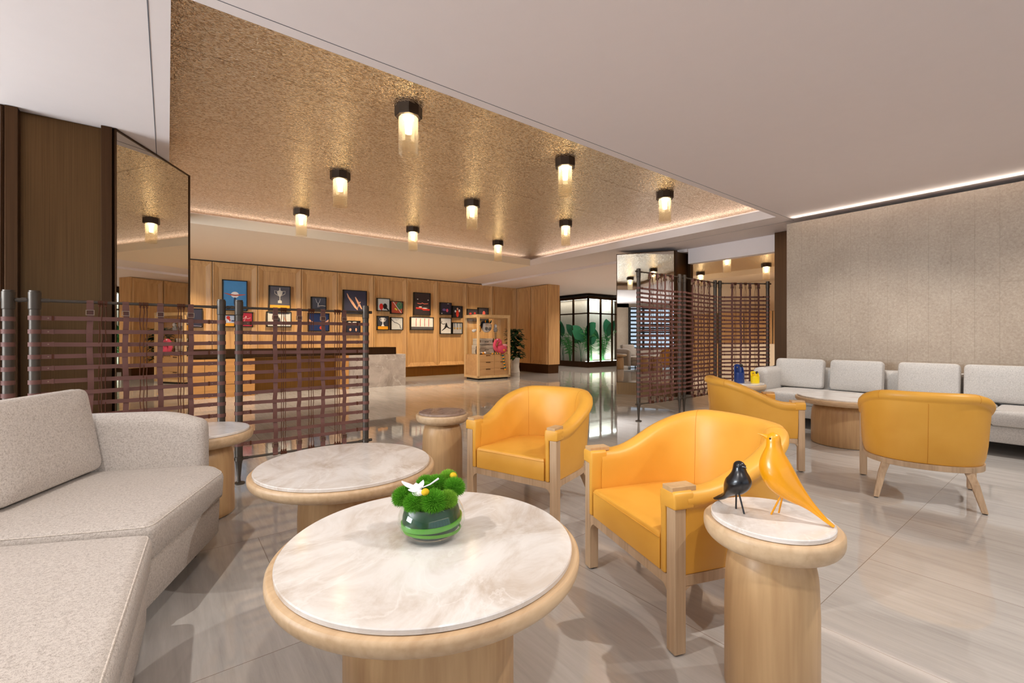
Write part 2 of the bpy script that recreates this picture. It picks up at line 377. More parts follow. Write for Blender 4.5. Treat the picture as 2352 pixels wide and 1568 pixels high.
# gold panels over the coffer, 1.22 m boards with 6 mm joints
mb = MB(); y = 2.95
while y < 9.5:
    mb.box(-.3, 8.0, y+.003, min(y+1.217, 9.6), G, G+.02); y += 1.22
struct(mb.build('ceiling', 'gold', smooth=0))
struct(B(-.3, 8.05, 2.9, 9.65, G+.02, G+.05).build('ceiling', 'dark', smooth=0))
mb = MB(); mb.box(-.32, -.28, 2.9, 9.65, H+.03, G+.02); mb.box(8.0, 8.05, 2.9, 9.65, H+.15, G+.02); mb.box(-.3, 8.0, 9.6, 9.65, H+.17, G+.02); mb.box(-.3, 8.0, 2.88, 2.92, H+.14, G+.02)
struct(mb.build('ceiling', 'pink', smooth=0))
# shadow gap line round the coffer
mb = MB(); mb.box(-.092, 8.1, 3.035, 3.040, H-.0015, H+.01); mb.box(-.094, -.088, 3.04, 8.9, H-.0015, H+.01); mb.box(8.1, 8.105, 3.04, 5.4, H-.0015, H+.01)
struct(mb.build('trim_1', 'groove', smooth=0))
struct(B(8.88, 8.955, 5.42, 13.4, H-.065, H+.02).build('trim_2', 'pink', smooth=0))
# stone wall, plain slabs with fine joints, washed from a cove behind its top
SX = 8.03; STOP = 3.10
struct(B(SX, SX+.10, -5.2, 3.12, 0, STOP).build('wall_right', 'stone', smooth=0))
struct(B(8.40, 8.48, -5.2, 3.12, 0, H+.1).build('wall_right_cove', 'cream', smooth=0))
mb = MB(); y = 2.90
while y > -5:
    mb.box(SX-.0012, SX+.005, y-.001, y+.001, 0, STOP); y -= .215
mb.box(SX-.0012, SX+.005, -5, 3.12, .93, .933); mb.box(SX-.0015, SX+.005, -5, .748, 1.924, 1.929)
struct(mb.build('trim_3', 'stone_joint', smooth=0))
# bronze end post of the stone wall
tag(B(8.79, 8.97, 3.30, 3.62, 0, H-.002).build('bronze_pilaster', 'bronze_dark', smooth=0, bevel=.004), 'tall dark bronze pilaster closing the end of the stone wall beside the leather screen', 'pilaster')
# wood panelled wall
WY = 13.42
struct(B(-7.2, 10.5, WY+.05, WY+.2, 0, H).build('wall_back', 'wood_wall', smooth=0))
struct(B(-7.2, 10.46, WY-.01, WY+.05, 0, .31).build('baseboard_back', 'skirt', smooth=0))
wp = struct(B(-7.2, 10.45, WY+.0, WY+.05, .31, H-.0).build('wall_panelling', 'dark', smooth=0)); wp.name = 'trim_4'
def wall_panel(x0, x1, z0, z1, par, ymat=WY):
    # bevelled picture-frame moulding round a flat field
    g = .006; x0 += g; x1 -= g; w = .125
    def ring(i, y): return [Vector((x0+i, y, z0+i)), Vector((x1-i, y, z0+i)), Vector((x1-i, y, z1-i)), Vector((x0+i, y, z1-i))]
    r = [ring(0, ymat+.01), ring(0, ymat-.05), ring(.022, ymat-.056), ring(.03, ymat-.046), ring(w, ymat-.012), ring(w+.004, ymat-.004), ring(w+.02, ymat-.004)]
    vs = [v for q in r for v in q]; fs = []
    for i in range(len(r)-1):
        for k in range(4): fs.append((i*4+k, i*4+(k+1) % 4, (i+1)*4+(k+1) % 4, (i+1)*4+k))
    n = len(r)-1; fs.append((n*4, n*4+1, n*4+2, n*4+3))
    return MB().add(vs, fs).build('wall_panel', 'wood_wall', par, smooth=0)
PX = [-3.4, -2.33, -1.26, -.19, .88, 1.87, 2.93, 3.89, 4.955, 6.03, 7.11, 8.24, 9.34, 10.43]
for a, b_ in zip(PX[:-1], PX[1:]): wall_panel(a, b_, .315, H-.03, wp)
# return wall on the right end: runs towards us, then an end cap
RX = 10.44
wr = struct(B(RX+.04, 11.0, 11.62, WY+.05, .31, H-.062).build('wall_return', 'wood_wall', smooth=0))
struct(B(RX+.05, 10.98, 11.66, WY, 0, .31).build('baseboard_return', 'bronze_dark', smooth=0))
def panel_x(y0, y1, z0, z1, x):
    o = wall_panel(y0, y1, z0, z1, wr, 0); return o
for a, b_ in ((12.55, 13.42), (11.66, 12.53)):
    o = panel_x(-b_, -a, .315, H-.08, 0); o.rotation_euler = (0, 0, -pi/2); o.location = (RX+.04, 0, 0)
# outer walls and tall windows
struct(B(-7.2, 8.4, -5.25, -5.05, 2.95, H+.1).build('wall_front', 'cream', smooth=0))
mb = MB(); mb.box(5.2, 8.4, -5.25, -5.05, 0, 2.95); mb.box(-7.2, -4.2, -5.25, -5.05, 0, 2.95); mb.box(-4.2, 5.2, -5.25, -5.05, 0, .25)
struct(mb.build('wall_front', 'stone', smooth=0))
mb = MB(); mb.box(-7.25, -7.05, 6, 14, 0, H+.1); mb.box(-7.25, -7.05, .8, 2.6, 0, H+.1); mb.box(-7.25, -7.05, -5.2, -3.2, 0, H+.1); mb.box(-7.25, -7.05, -5.2, 6, 2.95, H+.1); mb.box(-7.25, -7.05, -5.2, 6, 0, .25)
struct(mb.build('wall_left', 'stone', smooth=0))
mb = MB()
for i in range(9): x = -4.2+9.4*i/8; mb.box(x-.05, x+.05, -5.0, -4.93, .25, 2.95)
for z in (.25, 2.1, 2.87): mb.box(-4.2, 5.2, -5.0, -4.94, z, z+.07)
struct(mb.build('window_1', 'dark', smooth=0))
mb = MB()
for i in range(4): y = 2.6+3.4*i/3; mb.box(-6.99, -6.93, y-.05, y+.05, .25, 2.95)
for z in (.25, 2.1, 2.87): mb.box(-6.99, -6.94, 2.6, 6, z, z+.07)
for i in range(6): y = -3.2+4.0*i/5; mb.box(-6.99, -6.93, y-.06, y+.06, .25, 2.95)
for i in range(12): z = .4+.22*i; mb.box(-6.99, -6.94, -3.2, .8, z, z+.09)
struct(mb.build('window_2', 'dark', smooth=0))
# far rooms
struct(B(-7.2, 21, 20.9, 21.1, 0, H).build('wall_far', 'cream', smooth=0))
struct(B(20.5, 20.7, -1, 21, 0, H).build('wall_far', 'cream', smooth=0))
struct(B(15.8, 15.9, -1, 10.2, 0, 3.14).build('wall_bar', 'cream', smooth=0))
# bulkhead over the opening beside the right column and ceiling of the room beyond
struct(B(8.93, 9.10, 2.6, 5.42, 2.84, H+.15).build('ceiling', 'pink', smooth=0))
struct(B(9.10, 9.2, 2.6, 21, 2.95, 3.3).build('ceiling', 'pink', smooth=0)) if False else None
mb = MB(); y = 2.0
while y < 8.6: mb.box(10.25, 13.95, y+.003, y+1.217, 3.3, 3.32); y += 1.22
struct(mb.build('ceiling', 'gold', smooth=0))
mb = MB(); mb.box(10.2, 13.95, 1.5, 8.65, 3.33, 3.4); mb.box(13.9, 20.6, -1, 8.6, 3.14, 3.34); mb.box(8.5, 13.9, -1, 2.0, 3.14, 3.3)
struct(mb.build('ceiling', 'cream', smooth=0))
struct(B(8.48, 20.6, -1.1, -1.0, 0, H).build('wall_far', 'stone', smooth=0))

# ================================================================== CEILING LAMPS
def ceiling_lamp(label, x, y, z, par=None):
    t = thing('ceiling_lamp', label, 'lamp', (x, y, z), radians(22.5), 'octagonal glass ceiling lamps')
    MB().lathe([(0, 0), (.128, 0), (.128, -.085), (.12, -.095), (.088, -.095), (.088, -.05), (0, -.05)], 8).build('lamp_base', 'lamp_metal', t, smooth=0)
    MB().lathe([(.092, -.05), (.092, -.44), (.082, -.44), (.082, -.05), (.092, -.05)], 8).build('glass_shade', 'lamp_glass', t, smooth=0)
    MB().lathe([(0, -.05), (.05, -.05), (.05, -.10), (.034, -.13), (.03, -.24), (0, -.25)], 16).build('bulb', 'bulb', t)
    point('lamp_light', (x, y, z-.12), 8, WARM, .03)
    return t
LL = ['that looks largest', 'directly behind the largest one', 'farthest left, close to the picture wall cove', 'second largest, beside the painted ceiling edge', 'at the centre of the gold ceiling', 'hanging over the middle of the picture wall', 'farthest right, closest to the stone wall', 'left above the mirrored column', 'in the far corner of the gold ceiling']
k = 0; lamp0 = None
for x in (1.81, 3.86, 5.93):
    for y in (3.98, 6.10, 8.28):
        lab = 'lit octagonal glass ceiling lamp ' + LL[k]
        if lamp0 is None: lamp0 = ceiling_lamp(lab, x, y, G)
        else: dup(lamp0, lab, (x, y, G), radians(22.5)); point('lamp_light', (x, y, G-.12), 8, WARM, .03)
        k += 1
for (x, y), s in zip(((13.3, 7.65), (11.0, 5.63), (13.2, 5.65)), ('left, just over the middle leather screen', 'half hidden by the bulkhead', 'right, beside the bronze pilaster')):
    dup(lamp0, 'glass lamp in the room beyond, '+s, (x, y, 3.3), radians(22.5), 'ceiling lamps in the room beyond'); point('lamp_light', (x, y, 3.18), 8, WARM, .03)

# ================================================================== MIRRORED COLUMNS
def column(label, cx):
    t = thing('mirrored_column', label, 'column', (cx, 5.45, 0))
    hb = .33; wx = .92; wy = 1.08; top = H-.07 if cx > 8 else H-.004
    core = [(-hb+.03, .12), (hb-.03, .12), (wx-.03, wy-.02), (-wx+.03, wy-.02)]
    MB().prism(core, 0, top).build('column_core', 'dark', t, smooth=0)
    B(-hb+.073, hb-.073, .085, .125, 0, top).build('bronze_panel', 'bronze', t, smooth=0)
    for s in (-1, 1):
        x0 = -hb if s < 0 else hb-.075
        B(x0, x0+.075, 0, .13, 0, top).build('bronze_fin', 'bronze_dark', t, smooth=0, bevel=.003)
        a = Vector((s*(hb+.002), .02, 0)); b = Vector((s*wx, wy, 0)); d = (b-a).normalized(); n = Vector((d.y, -d.x, 0))*(1 if s > 0 else -1)
        def face(a, b, o0, o1, z0, z1):
            P = [a+n*o0, b+n*o0, b+n*o1, a+n*o1]; return MB().prism([(p.x, p.y) for p in P], z0, z1)
        face(a, b, .0, .018, .27, top-.012).build('mirror_panel', 'mirror', t, smooth=0)
        face(a, b, -.02, .022, 0, .265).build('bronze_plinth', 'bronze', t, smooth=0)
        mb = MB(); e = d*.014
        for q0, q1, z0, z1 in ((a, b, top-.014, top), (b-e, b, .265, top), (a, a+e, .265, top)):
            P = [q0-n*.01, q1-n*.01, q1+n*.026, q0+n*.026]; mb.prism([(p.x, p.y) for p in P], z0, z1)
        mb.build('mirror_frame', 'bronze_dark', t, smooth=0)
    B(-wx+.02, wx-.02, wy-.02, wy+.0, 0, top).build('rear_mirror', 'mirror', t, smooth=0)
    return t
column('bronze column with angled mirror panels at the left, behind the sofa', -.73)
column('mirrored column at the right, behind the tall leather screens', 8.83)

# ================================================================== LEATHER SCREENS
def screen(label, p0, p1, zt, zb0, zb1, n, zs0, zs1, r=.029, group=None):
    p0 = Vector(p0); p1 = Vector(p1); Wd = (p1-p0).length; ang = atan2(p1.y-p0.y, p1.x-p0.x)
    t = thing('woven_leather_screen', label, 'room divider', (p0.x, p0.y, 0), ang, group)
    for x in (0, Wd):
        mb = MB(); mb.lathe([(0, .0), (.045, .0), (.045, .012), (.016, .02), (.013, .05), (r*.8, zb0-.03), (r, zb0-.0), (r*1.15, zb0), (r*1.15, zb0+.03), (r, zb0+.035), (r, zt-.13), (r*1.13, zt-.125), (r*1.13, zt-.012), (r*1.0, zt-.01), (r, zt), (0, zt)], 20, Tz(x, 0))
        mb.build('post', 'screen_metal', t)
    for z, nm in ((zb1, 'top_bar'), (zb0+.015, 'bottom_bar')):
        mb = MB(); mb.tube([(-.055, 0, z), (Wd+.055, 0, z)], .0105, 12)
        for x in (-.05, Wd+.05): mb.tube([(x-.012, 0, z), (x+.012, 0, z)], .0145, 12)
        for x in (.04, Wd-.04): mb.tube([(x-.03, 0, z), (x+.03, 0, z)], .0135, 12)
        mb.build(nm, 'screen_metal', t)
    vx = [Wd*f for f in (.255, .435, .625, .805)]
    z_span = zs0-zs1
    for i in range(n):
        z = zs0-z_span*i/(n-1)+random.uniform(-.004, .004); tilt = random.uniform(-.010, .012); bow = random.uniform(-.006, .004); ph = i % 2
        secs = []; w = .0148
        xs = [-r-.002]+[Wd*j/32 for j in range(1, 32)]+[Wd+r+.002]
        for x in xs:
            u = min(max(x/Wd, 0), 1); yy = .006*sin(pi*(u*5+ph)) if .14 < u < .9 else 0
            if u < .045 or u > .955: yy = 0
            zz = z+tilt*(u-.5)+bow*sin(pi*u); yy = yy-.0
            secs.append([Vector((x, yy-.0025, zz-w)), Vector((x, yy-.0025, zz+w)), Vector((x, yy+.0025, zz+w)), Vector((x, yy+.0025, zz-w))])
        mb = MB().sweep(secs)
        for x, sg in ((0, -1), (Wd, 1)):
            zz = z-sg*-.5*tilt if False else z+tilt*(-.5 if x == 0 else .5)
            mb.lathe([(r+.0015, zz-w), (r+.0045, zz-w), (r+.0045, zz+w), (r+.0015, zz+w), (r+.0015, zz-w)], 16, Tz(x, 0))
            x0 = x-sg*(r+.0); x1 = x-sg*(r+.062)
            mb.box(min(x0, x1), max(x0, x1), -.006, .006, zz-w, zz+w)
        o = mb.build('horizontal_strap', 'leather_strap', t, smooth=30)
        for x, sg in ((0, -1), (Wd, 1)):
            zz = z+tilt*(-.5 if x == 0 else .5)
            B(x-sg*(r+.058)-.006, x-sg*(r+.058)+.006, -.0085, .0085, zz-w-.002, zz+w+.002).build('strap_keeper', 'leather_strap' if i % 3 else 'cord', o, smooth=0)
            xc = x-sg*(r+.036)
            MB().tube([(xc, -.0095, zz), (xc, .0095, zz)], .004, 8, up=(1, 0, 0)).build('rivet', 'buckle', o)
    for j, x in enumerate(vx):
        w = .017; secs = []; zz0 = zb0+.0; zz1 = zb1
        for q in range(41):
            z = zz0+(zz1-zz0)*q/40; yy = .009*cos(pi*(zs0-z)/(z_span/(n-1))+pi*j) if zs1-.02 < z < zs0+.02 else 0
            dx = .004*sin(q*.35+j)
            secs.append([Vector((x+dx-w, yy-.003, z)), Vector((x+dx+w, yy-.003, z)), Vector((x+dx+w, yy+.003, z)), Vector((x+dx-w, yy+.003, z))])
        mb = MB().sweep(secs)
        for z, s in ((zb1, -1), (zb0+.015, 1)):
            mb.tube([(x-w*1.1, 0, z), (x+w*1.1, 0, z)], .0145, 12)
            mb.box(x-w*1.12, x+w*1.12, -.0125, .0125, min(z, z+s*.055), max(z, z+s*.055))
        o = mb.build('vertical_strap', 'leather_strap', t, smooth=30)
        for zc in (zb1-.075, zb0+.09):
            q = w*1.35; secs = []
            for cx_, cz_ in ((-1, -1), (1, -1), (1, 1), (-1, 1), (-1, -1)):
                secs.append([Vector((x+cx_*e, y_, zc+cz_*(e-.004))) for e, y_ in ((q, -.0165), (q-.004, -.0165), (q-.004, .0165), (q, .0165))])
            MB().sweep(secs, cap=False).build('buckle', 'buckle', o, smooth=0)
    for j, xc in enumerate((Wd*.315, Wd*.53, Wd*.745)):
        for q in (-1, 0, 1):
            x = xc+q*.019+random.uniform(-.003, .003); mb = MB()
            pts = [(x+.003*sin(i*1.7+q), .012*cos(pi*i*.5+q*1.5), zb0+.015+(zb1-zb0-.015)*i/24) for i in range(25)]
            mb.tube(pts, .0028, 6, up=(0, 1, 0))
            for z in (zb1, zb0+.015):
                for e in (-.005, .001, .007): mb.tube([(x+e-.0022, 0, z), (x+e+.0022, 0, z)], .0155, 10)
                mb.ball((x, -.008, z+(-.024 if z > 1 else .024)), .008, 8)
            mb.build('knotted_cord', 'cord', t, smooth=40)
    return t
LOWG = 'low woven leather screens behind the left sofa'
screen('low woven leather screen at the left frame edge, mostly out of view', (-1.93, 4.46), (-.85, 4.46), 1.57, .20, 1.505, 13, 1.38, .34, group=LOWG)
screen('low woven leather screen in front of the bronze column, behind the sofa armrest', (-.72, 4.42), (.36, 4.50), 1.57, .20, 1.505, 13, 1.38, .34, group=LOWG)
screen('low woven leather screen in front of the reception desk, right of the sofa', (.485, 4.48), (1.585, 4.50), 1.57, .20, 1.505, 13, 1.38, .34, group=LOWG)
TG = 'tall woven leather screens on the right'
screen('tall woven leather screen nearest the open floor, in front of the mirrored column', (5.59, 4.20), (6.62, 4.17), 2.28, .24, 2.235, 24, 1.99, .37, group=TG)
screen('tall woven leather screen in the middle of the three on the right', (6.75, 4.17), (7.84, 4.23), 2.28, .24, 2.235, 24, 1.99, .37, group=TG)
screen('tall woven leather screen folded back towards the stone wall pilaster', (7.97, 4.21), (8.75, 3.72), 2.28, .24, 2.235, 24, 1.99, .37, group=TG)

# ================================================================== TABLES
def round_table(name, label, cat, x, y, h, R, pr, kind, mat_h='oak_h', mat_v='oak', rz=0, group=None, top='marble'):
    t = thing(name, label, cat, (x, y, 0), rz, group)
    th = .018
    MB().lathe([(0, h-th), (R-.004, h-th), (R, h-th+.003), (R, h-.003), (R-.003, h), (0, h)], 96).build('marble_top', top, t, smooth=40)
    ro = R+.024; d = .076 if kind == 'side' else .063
    prof = [(0, h-th), (ro-.006, h-th), (ro, h-th-.006)]
    for i in range(1, 13):
        a = pi/2*i/12; prof.append((ro+.004*sin(a*2)-(1-cos(a))**1.3*(.10 if kind == 'coffee' else .080), h-th-.006-sin(a)*d))
    prof.append((0, h-th-.006-d))
    MB().lathe(prof, 96).build('wooden_rim', mat_h, t, smooth=40)
    zt = h-th-d-.004; sh = .13 if kind == 'side' else .10
    prof = [(0, zt), (pr*.70, zt)]
    for i in range(1, 13):
        a = pi/2*i/12; prof.append((pr*.70+pr*.28*sin(a), zt-(1-cos(a))*sh))
    prof += [(pr, zt-sh-.08), (pr, .012), (pr-.006, .004), (0, .004)]
    MB().lathe(prof, 72).build('pedestal', mat_v, t, smooth=40)
    MB().lathe([(0, 0), (pr-.012, 0), (pr-.012, .006), (0, .006)], 48).build('foot_glide', 'rubber', t, smooth=0)
    return t
round_table('coffee_table', 'large round marble-topped coffee table in the foreground holding the moss bowl', 'table', .728, 1.418, .55, .487, .288, 'coffee', rz=.5)
round_table('coffee_table', 'round marble coffee table behind the foreground one, with an empty top', 'table', .80, 2.585, .55, .462, .25, 'coffee', mat_h='oak_grey' and 'oak_h', rz=1.2)
round_table('coffee_table', 'round marble coffee table in front of the far grey sofa', 'table', 6.37, 1.83, .56, .49, .35, 'coffee', rz=2.2)
round_table('side_table', 'round pedestal side table in the right foreground under the two bird figures', 'table', 1.694, .711, .62, .193, .148, 'side', rz=.3)
round_table('side_table', 'small round side table with brown top to the left of the middle yellow armchair', 'table', 1.93, 3.537, .60, .205, .175, 'side', rz=1, top='marble_brown')
round_table('side_table', 'round side table between the left sofa armrest and the low leather screen', 'table', .176, 3.869, .60, .31, .215, 'side', rz=2)
round_table('side_table', 'round side table at the far sofa end holding the blue and yellow vessels', 'table', 6.60, 3.14, .60, .27, .19, 'side', rz=2.6)

# ================================================================== ARMCHAIRS
def make_chair(label, loc, rz):
    t = thing('tub_armchair', label, 'armchair', (*loc, 0), rz, 'yellow leather tub armchairs')
    # plan path (local, front = -y)
    w = .330; yf = -.315; ys = -.02; yb = .30; path = []
    for i in range(9): path.append((w, yf+(ys-yf)*i/8))
    for i in range(1, 32):
        a = pi*i/32; e = 2/2.35
        path.append((w*math.copysign(abs(cos(a))**e, cos(a)), ys+(yb-ys)*abs(sin(a))**e))
    for i in range(9): path.append((-w, ys-(ys-yf)*i/8))
    n = len(path); cum = [0]
    for i in range(1, n): cum.append(cum[-1]+math.dist(path[i], path[i-1]))
    T = cum[-1]; zb = .305; secs = []; outer = []; line_top = []; inner = []; P3 = []
    def frame(i):
        a = Vector(path[max(i-1, 0)]); b = Vector(path[min(i+1, n-1)]); d = (b-a).normalized(); return Vector((d.y, -d.x))
    for i, p in enumerate(path):
        nn = frame(i); s = min(cum[i], T-cum[i])/(T/2)
        u = min(max((s-.10)/.68, 0), 1); u = u*u*(3-2*u); zt = .645+.2*u; lean = .045*u; fl = .012+.01*u
        th = .046
        sec = []
        prof = [(.028-lean*.2, zb), (.036, zb+.05), (.040+lean*.25, zb+.14), (.043+lean*.7, zt-.085), (.045+lean*.75, zt-.072), (.053+lean*.9, zt-.062),
                (.057+lean, zt-.045), (.055+lean, zt-.022), (.043+lean, zt-.006), (.02+lean, zt), (-.010+lean, zt-.002), (-.030+lean, zt-.012), (-.041+lean, zt-.030), (-.045+lean*.9, zt-.055),
                (-.043+lean*.6, zt-.10), (-.040+lean*.1, zb+.16), (-.036, zb+.05), (-.034, zb)]
        for o, z in prof: q = Vector(p)+nn*o; sec.append(Vector((q.x, q.y, z)))
        secs.append(sec); q = Vector(p)+nn*(.0455+lean*.75); line_top.append((q.x, q.y, zt-.068))
        P3.append((Vector(p), nn, zt, lean))
    sh = MB().sweep(secs)
    shell = sh.build('upholstered_shell', 'leather', t, smooth=60)
    MB().tube(line_top, .0035, 8).build('piping', 'leather', shell)
    # seams: centre back outside, and two inside
    sm = MB()
    i = n//2; p, nn, zt, lean = P3[i]
    sm.tube([secs[i][k]+Vector((nn.x, nn.y, 0))*.0006 for k in range(0, 4)], .0012, 6)
    for i in (int(n*.36), int(n*.64)):
        sm.tube([secs[i][k] for k in range(5, 18)], .0012, 6)
    sm.build('seam', 'seam', shell)
    # front arm ends
    for s in (-1, 1):
        mb = MB()
        xo, xi = s*.388, s*.286
        poly = [(xi, .645-.0), (xi+s*.012, .645), (xo-s*.012, .645), (xo, .633), (xo, .578), (xo-s*.002, .575), (s*.322, .575), (s*.322, .305), (xi+s*.002, .305), (xi, .33), (xi, .63)]
        xo, xi = s*.3855, s*.288; lo = s*.2945
        poly = [(xi+s*.002, .638), (xi+s*.014, .6455), (xo-s*.014, .6455), (xo-s*.002, .638), (xo, .626), (xo, .576), (s*.322, .574), (s*.322, .303), (lo, .303), (lo, .54), (xi, .60)]
        M4 = Matrix(((1, 0, 0, 0), (0, 0, -1, 0), (0, 1, 0, 0), (0, 0, 0, 1)))  # (x,y,z)->(x,-z,y)
        mb.prism(poly, .285, .378, M4)
        mb.build('arm_front', 'leather', t, smooth=40, bevel=.008, bseg=3)
        B(s*.337-.031, s*.337+.031, -.376, -.262, .640, .661).build('arm_cap', 'oak', t, smooth=0, bevel=.002)
        # front leg
        B(min(s*.325, s*.378), max(s*.325, s*.378), -.372, -.318, .006, .577).build('front_leg', 'oak_grey', t, smooth=0, bevel=.005)
        # rear leg: tapered, splayed back and out
        a0, b0, a1, b1 = .052, .05, .034, .034
        tx, ty = s*.235, .235; bx, by = s*.300, .335
        vs = []
        for (cx, cy, a, b, z) in ((bx, by, a1, b1, .006), ((tx*.62+bx*.38), (ty*.62+by*.38), a0*.92, b0*.92, .19), (tx, ty, a0, b0, .262), (tx, ty, a0, b0, .302)):
            vs.append([Vector((cx-a/2, cy-b/2, z)), Vector((cx+a/2, cy-b/2, z)), Vector((cx+a/2, cy+b/2, z)), Vector((cx-a/2, cy+b/2, z))])
        MB().sweep(vs).build('rear_leg', 'oak_grey', t, smooth=0, bevel=.004)
        mb = MB(); mb.lathe([(0, 0), (.018, 0), (.018, .008), (0, .008)], 12, Tz(s*.351, -.345)); mb.lathe([(0, 0), (.014, 0), (.014, .008), (0, .008)], 12, Tz(bx, by))
        mb.build('glide', 'rubber', t)
    # wooden rail following the shell, with curved brackets at the front legs
    secs = []
    for i, (p, nn, zt, lean) in enumerate(P3):
        secs.append([Vector((*(p+nn*o), z)) for o, z in ((.020, .258), (.032, .262), (.032, .303), (-.02, .303), (-.02, .258))])
    mb = MB().sweep(secs)
    mb.box(-.33, .33, -.368, -.335, .258, .303)
    for s in (-1, 1):
        for ax in (0, 1):
            pts = [(0, 0), (.05, 0)]+[(.05-.05*sin(a), -.05+.05*cos(a)) for a in [pi/2*k/6 for k in range(1, 7)]][:-1]+[(0, -.05)]
            if ax == 0:
                poly = [(s*(.326-q[0]), .26+q[1]) for q in pts]; mb.prism(poly, .337, .366, M4)
            else:
                poly = [(-.32+q[0], .26+q[1]) for q in pts]; M5 = Matrix(((0, 0, 1, 0), (1, 0, 0, 0), (0, 1, 0, 0), (0, 0, 0, 1)))
                mb.prism(poly, min(s*.332, s*.362), max(s*.332, s*.362), M5)
    mb.build('seat_rail', 'oak_grey', t, smooth=30)
    # seat cushion
    pl = [(-.283, -.372), (.283, -.372), (.290, -.25), (.292, 0)]+[(.29*cos(a)**1.0 if cos(a) > 0 else -.29*abs(cos(a)), .0+.262*sin(a)**.85) for a in [pi*k/20 for k in range(1, 20)]]+[(-.292, 0), (-.290, -.25)]
    # crowned top in rings
    c = Vector((0, -.06)); rings = []
    for f, z in ((1.0, .304), (1.0, .43), (.985, .443), (.96, .449), (.75, .458), (.4, .465), (.12, .467)):
        rings.append([Vector((c.x+(p[0]-c.x)*f, c.y+(p[1]-c.y)*f, z)) for p in pl])
    cu = MB().sweep(rings).build('seat_cushion', 'leather', t, smooth=50)
    MB().tube([(-.281, -.3735, .432), (.281, -.3735, .432)], .0022, 6).build('cushion_welt', 'leather', cu)
    return t
def face(fx, fy): return atan2(fx, -fy)
chair0 = make_chair('yellow leather armchair in the middle, beyond the round coffee tables', (2.235, 2.615), face(-.95, -.31))
dup(chair0, 'yellow leather armchair in the right foreground behind the bird side table', (2.047, 1.243), face(-.943, .332))
dup(chair0, 'yellow leather armchair seen from the side in front of the tall leather screens', (4.72, 2.20), face(.69, -.72))
dup(chair0, 'yellow leather armchair seen from behind at the far right, facing the grey sofa', (4.824, .885), face(.95, .29))

# ================================================================== SOFAS
def sofa_pad(name, poly, z0, z1, par, mat, R=.05, bev=.035, crown=0.0, pipe=False):
    pl = round_poly(poly, R, 8); n = len(pl); c = Vector((sum(p[0] for p in pl)/n, sum(p[1] for p in pl)/n))
    a = sum(pl[i][0]*pl[(i+1) % n][1]-pl[(i+1) % n][0]*pl[i][1] for i in range(n))
    if a < 0: pl = pl[::-1]
    nr = []
    for i in range(n):
        d = (Vector(pl[(i+1) % n])-Vector(pl[i-1])).normalized(); nr.append(Vector((d.y, -d.x)))
    def ring(off, z): return [Vector((pl[i][0]-nr[i].x*off, pl[i][1]-nr[i].y*off, z)) for i in range(n)]
    rings = [ring(.02, z0), ring(.006, z0+.012)]
    for k in range(0, 5):
        q = pi/2*k/4; rings.append(ring(bev*(1-cos(q)), z1-bev+bev*sin(q)))
    r0 = ring(bev, z1)
    for f in (.8, .5, .2, 0):
        rings.append([Vector((c.x+(v.x-c.x)*f, c.y+(v.y-c.y)*f, z1+crown*(1-f*f))) for v in r0])
    o = MB().sweep(rings).build(name, mat, par, smooth=60)
    if pipe:
        rp = ring(bev*.30, z1-bev*.30); rp.append(rp[0]); MB().tube(rp, .0028, 6, cap=False).build('piping', 'piping', o)
    return o
ls = thing('corner_sofa', 'oatmeal fabric sectional sofa filling the left foreground', 'sofa', (0, 0, 0))
J = Vector((-.052, 2.365)); u = Vector((.397, .918)); nv = Vector((-.918, .397))
def L1(a, b): p = J+u*a+nv*b; return (p.x, p.y)
MODA = [L1(0.003, 0), L1(.80, 0), L1(.97, .12), L1(.97, 1.0), L1(.003, 1.0)]
sofa_pad('sofa_base', [L1(0.003, .02), L1(.80, .02), L1(.95, .13), L1(.95, 1.0), L1(.003, 1.0)], .12, .325, ls, 'fabric', [.01, .14, .14, .02, .02], .02)
sofa_pad('seat_cushion', MODA, .325, .48, ls, 'fabric', [.06, .14, .14, .02, .02], .04, .012, pipe=True)
# armrest, rolled top, follows nv
arm = []
for k in range(15):
    f = k/14; b = .235+f*.9
    tpr = 1-.0*f; r_in = .955; wd = .17; zt = .80-.045*max(0, 1-f*4)**2
    drop = 0
    sec = []
    # section across u at this b: rounded top
    for q in range(13):
        a = pi*q/12; sec.append((r_in+wd/2-wd/2*cos(a)*(1 if f > .02 else .9), zt-.07+.07*sin(a)))
    ss = [Vector((*L1(r_in, b), .12))]+[Vector((*L1(sx, b), sz)) for sx, sz in sec]+[Vector((*L1(r_in+wd, b), .12))]
    arm.append(ss)
def shrink(sec, f, dz, db):
    c = sum(sec, Vector())/len(sec); out = []
    for v in sec:
        q = Vector((c.x+(v.x-c.x)*f, c.y+(v.y-c.y)*f, v.z-dz*(1 if v.z > .3 else 0))); q.x -= nv.x*db; q.y -= nv.y*db; out.append(q)
    return out
arm = [shrink(arm[0], .35, .05, .055), shrink(arm[0], .7, .022, .045), shrink(arm[0], .92, .006, .022)]+arm
MB().sweep(arm).build('armrest', 'fabric', ls, smooth=60)
